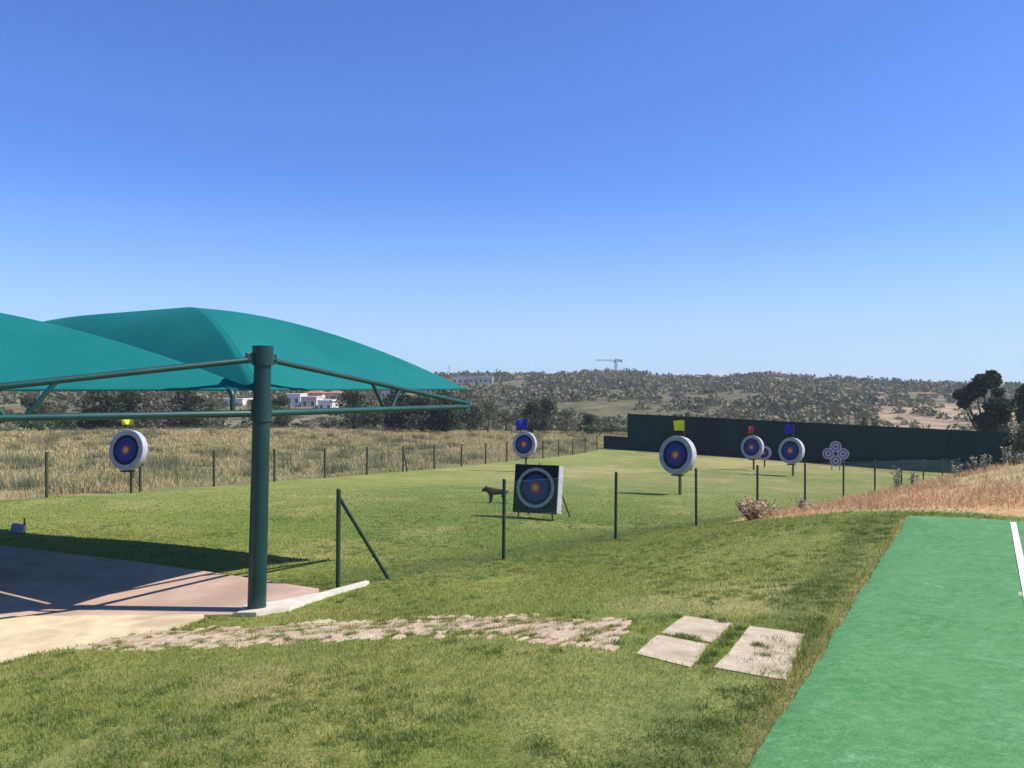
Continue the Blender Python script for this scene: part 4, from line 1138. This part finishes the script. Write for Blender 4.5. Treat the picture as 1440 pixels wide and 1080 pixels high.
def bush(px, d, top, wpx, kind, label, group=None):
    p = P3(px, d); hh = (HZ - top) / F * d - p.z; w = wpx * d / F
    root = empty('bush', p, random.uniform(0, 6), label=label, cat='bush', group=group)
    cl = [(random.uniform(-.3, .3) * w, random.uniform(-.25, .25) * w, hh * random.uniform(.2, .7), w * .28, w * .28, hh * .3, .12) for _ in range(9)]
    me = crown_mesh('leaves', M[kind], cl, 3600, .08, int(px)); o = bpy.data.objects.new('leaves', me); col.objects.link(o); o.parent = root
    mb = MB()
    for c in cl: mb.path([Vector((0, 0, -.1)), Vector((c[0] * .4, c[1] * .4, c[2] * .6)), Vector(c[:3])], [.04, .03, .012], 5)
    mb.build('stems', M['bark'], root)
bush(1428, 52, 603, 30, 'mid', 'green bush hugging the right end of the wall')
bush(1441, 50, 590, 36, 'pale', 'paler leafy bush cut by the right edge behind the bank')
bush(1417, 58, 593, 34, 'mid', 'low bush under the leaning pine')

# scrub covering the hillside, nobody could count it
def scrub():
    nb = 13000; x, y, r = polar_pts(nb, 112, 440, -38, 38, 1.0)
    px = 720 + F * x / y
    dens = fbm(x, y, 34, 3) + rng.random(nb) * .28
    tan = sstep(1150, 1250, px) * sstep(340, 230, r)
    keep = (dens > .53) & (rng.random(nb) > tan * .88) | (r > 395)
    for hx, hd, hw in ((410, 200, 16), (434, 196, 16), (457, 192, 16), (440, 226, 18), (468, 230, 18), (492, 236, 14), (545, 240, 12), (578, 260, 14), (328, 195, 18), (105, 200, 20), (18, 210, 24), (647, 322, 14), (676, 318, 22), (730, 335, 11), (1096, 402, 15), (1240, 258, 8), (1193, 285, 9), (1312, 262, 10)):
        keep &= ~((np.abs(px - hx) < hw) & (r < hd + 9) & (r > hd * (.55 if hd < 250 else .84)))      # yards and lanes kept clear round the houses
    x, y, r = x[keep], y[keep], r[keep]; nb = len(x)
    z = H(x, y); s = (.7 + 2.5 * rng.random(nb) ** 2.0) * (1 + .25 * (r > 395)) * (1 - .35 * sstep(240, 120, r))
    k = 60; V = []
    u = rng.normal(size=(nb, k, 3)); u /= np.linalg.norm(u, axis=2)[..., None]; rad = .5 + .5 * rng.random((nb, k, 1))
    u[..., 2] = np.abs(u[..., 2]) * .95
    c = np.stack([x, y, z], 1)[:, None, :] + u * rad * s[:, None, None] * np.array([1.15, 1.15, .95])
    a = rng.normal(size=(nb, k, 3)); a /= np.linalg.norm(a, axis=2)[..., None]; b = np.cross(a, rng.normal(size=(nb, k, 3))); b /= np.linalg.norm(b, axis=2)[..., None] + 1e-9
    l = (s[:, None, None] * .19 * (.6 + .8 * rng.random((nb, k, 1))))
    V = np.stack([c - a * l, c - b * l * .7, c + a * l, c + b * l * .7], 2).reshape(-1, 3)
    mi = rng.choice(4, size=nb, p=[.46, .2, .24, .10]); midx = np.repeat(mi, k).astype(np.int32)
    tag(np_mesh('hillside_scrub', V, np.arange(len(V)), 4, [M['scrub'], M['scrub2'], M['pale'], M['scrub3']], midx), kind='stuff')
scrub()

# ------------------------------------------------------------------ houses
def house(px, d, top, wpx, hpx, wall, label, roof='hip', depth=7, rot=0.0, wins=3, floors=1, chim=False, rooff=.32):
    u = d / F; x = (px - 720) * u; W_ = wpx * u; zt = (HZ - top) * u; Hh = hpx * u
    g = h(x, d); root = empty('house', (x, d, g), rot, label=label, cat='house', group='pale houses on the far slopes')
    zt -= g; zb = -1.0; rh = Hh * rooff if roof == 'hip' else 0; we = zt - rh
    mb = MB(); mb.box((0, depth / 2, (we + zb) / 2), (W_, depth, we - zb), None, 0, .03); w = mb.build('wall', M[wall], root)
    if roof == 'hip':
        mb = MB(); e = .35; q = min(W_, depth) * .42
        vs = [(-W_ / 2 - e, -e, we), (W_ / 2 + e, -e, we), (W_ / 2 + e, depth + e, we), (-W_ / 2 - e, depth + e, we), (-W_ / 2 + q, depth / 2, zt), (W_ / 2 - q, depth / 2, zt),
              (-W_ / 2 - e, -e, we - .12), (W_ / 2 + e, -e, we - .12), (W_ / 2 + e, depth + e, we - .12), (-W_ / 2 - e, depth + e, we - .12)]
        mb.add(vs, [(0, 1, 5, 4), (1, 2, 5), (2, 3, 4, 5), (3, 0, 4), (6, 7, 1, 0), (7, 8, 2, 1), (8, 9, 3, 2), (9, 6, 0, 3), (9, 8, 7, 6)]); rf = mb.build('roof', M['roof'], root)
    else:
        mb = MB(); mb.box((0, depth / 2, we + .12), (W_ + .2, depth + .2, .24), None, 0, .02); rf = mb.build('roof', M[wall], root)
    if chim:
        mb = MB(); mb.box((W_ * .22, depth * .5, zt + .1), (.6, .6, 1.0)); mb.build('chimney', M['hw'], rf)
    vis = we - (zt - Hh); nf = floors
    for fl in range(nf):
        for k in range(wins):
            wx = -W_ / 2 + W_ * (k + .5) / wins; wz = we - (fl + .55) * min(2.9, max(vis, 1.5) / max(nf, 1) if nf > 1 else 2.6)
            ww, wh = min(1.1, W_ / wins * .45), 1.15
            mb = MB()
            for sx in (-1, 1): mb.box((wx + sx * ww / 2, -.015, wz), (.09, .07, wh + .16))
            for sz in (-1, 1): mb.box((wx, -.015, wz + sz * wh / 2), (ww - .092, .07, .09))
            f_ = mb.build('window', M['hw'], root)
            mb = MB(); mb.box((wx, -.006, wz), (ww - .095, .02, wh - .095)); mb.build('pane', M['glass'], f_)
    return root
house(412, 200, 555, 20, 18, 'hw', 'small white flat roofed house just right of the pole', depth=7, wins=2, roof='flat')
house(434, 196, 559, 22, 20, 'hc', 'cream flat roofed house in the middle of the white cluster right of the pole', depth=7, wins=2, roof='flat')
house(457, 192, 564, 20, 14, 'hw', 'lowest white house of the cluster right of the pole', depth=7, wins=2, roof='flat')
house(440, 226, 549, 26, 11, 'hc', 'cream house with terracotta roof above the white cluster', depth=8, wins=3, chim=True)
house(468, 230, 549, 24, 12, 'hc', 'second terracotta roofed house above the white cluster, middle of its row', depth=8, wins=3)
house(492, 236, 550, 20, 12, 'hw', 'white house with a red roof left of the dark trees', depth=7, wins=2)
house(545, 240, 545, 20, 12, 'hw', 'white house glimpsed between the truss chords', depth=7, wins=3)
house(578, 260, 545, 22, 9, 'hc', 'cream house just left of the sail corner above the dark trees', depth=7, wins=3)
house(328, 195, 562, 26, 14, 'hw', 'white house seen left of the pole between the rails', depth=8, wins=4, roof='flat')
house(105, 200, 562, 30, 16, 'hw', 'white house seen between the slanting braces under the sail', depth=7, wins=3)
house(18, 210, 556, 36, 18, 'hc', 'cream house at the left edge under the sail rim', depth=8, wins=3)
house(647, 322, 531, 22, 10, 'hw', 'small white house on the ridge right above the sail corner', depth=8, wins=3, roof='flat')
house(676, 318, 530, 34, 12, 'hc', 'long cream house on the ridge right of the sail corner', depth=9, wins=5, roof='flat')
house(730, 335, 529, 16, 6, 'hw', 'tiny pale house on the ridge above the blue flag', depth=8, wins=2)
house(1096, 402, 523, 24, 9, 'hc', 'hilltop villa with a brown roof on the ridge above the wall', depth=9, wins=4, chim=True)
house(1240, 258, 551, 12, 6, 'hw', 'tiny white house left of the bare fields', depth=6, wins=2)
house(1193, 285, 545, 14, 6, 'hw', 'tiny pale house on the slope above the cross of faces', depth=6, wins=2)
house(1312, 262, 552, 16, 5, 'hc', 'tiny cream house in the bare fields left of the pine', depth=6, wins=2)

# ------------------------------------------------------------------ crane and mast
def lattice(mb, a, b, w, n_, r_=.12):
    a, b = Vector(a), Vector(b); d = (b - a).normalized(); p = d.orthogonal().normalized(); q = d.cross(p)
    cs = [(p * sx + q * sy) * (w / 2) for sx, sy in ((-1, -1), (1, -1), (1, 1), (-1, 1))]
    for c in cs: mb.tube(a + c, b + c, r_, n=4)
    for i in range(n_):
        s0, s1 = a.lerp(b, i / n_), a.lerp(b, (i + 1) / n_)
        for k in range(4): mb.tube(s0 + cs[k], s1 + cs[(k + 1) % 4], r_ * .7, n=3, cap=False)
d = 560; u = d / F; x = (866 - 720) * u; g = h(x, d)
cr = empty('tower_crane', (x, d, g), label='tiny tower crane standing on the skyline', cat='crane')
zt = (HZ - 507) * u - g
mb = MB(); lattice(mb, (0, 0, -2), (0, 0, zt), 1.3, 22); mb.build('tower', M['crane'], cr)
mb = MB(); lattice(mb, (-.6, 0, zt), (-13, 0, zt + .2), .8, 14, .07); mb.build('jib', M['crane'], cr)
mb = MB(); lattice(mb, (.6, 0, zt), (4.2, 0, zt), 1.0, 4, .14); mb.build('counter_jib', M['crane'], cr)
mb = MB(); mb.box((3.6, 0, zt - .5), (1.2, 1.1, 1.3), None, 0, .05); mb.build('counterweight', M['crane'], cr)
mb = MB(); mb.box((-.9, -.9, zt - .7), (1.2, 1.2, 1.4), None, 0, .1); mb.build('cab', M['crane'], cr)
mb = MB(); lattice(mb, (0, 0, zt), (0, 0, zt + 1.6), .6, 3, .08); mb.build('apex', M['crane'], cr)
d = 420; x = (632 - 720) * d / F; g = h(x, d)
mb = MB(); zt = (HZ - 513) * d / F - g
mb.tube((0, 0, -1), (0, 0, zt), .16, .09, 8); mb.box((0, 0, zt - .8), (.9, .12, .12)); mb.box((0, 0, zt - 1.6), (.6, .12, .12))
tag(mb.build('antenna_mast', M['crane'], loc=(x, d, g)), 'thin grey mast on the skyline above the pointed sail corner', 'mast')

# ------------------------------------------------------------------ air
def haze(density):
    m = bpy.data.materials.new('haze_air'); m.use_nodes = True; nt = m.node_tree
    for n_ in list(nt.nodes): nt.nodes.remove(n_)
    v = nt.nodes.new('ShaderNodeVolumePrincipled'); v.inputs['Density'].default_value = density
    v.inputs['Color'].default_value = (.86, .92, 1, 1); v.inputs['Anisotropy'].default_value = .2
    o_ = nt.nodes.new('ShaderNodeOutputMaterial'); nt.links.new(v.outputs[0], o_.inputs['Volume'])
    mb = MB(); mb.box((0, 0, -2), (3000, 3000, 64)); tag(mb.build('haze', m), kind='stuff')
haze(.00038)
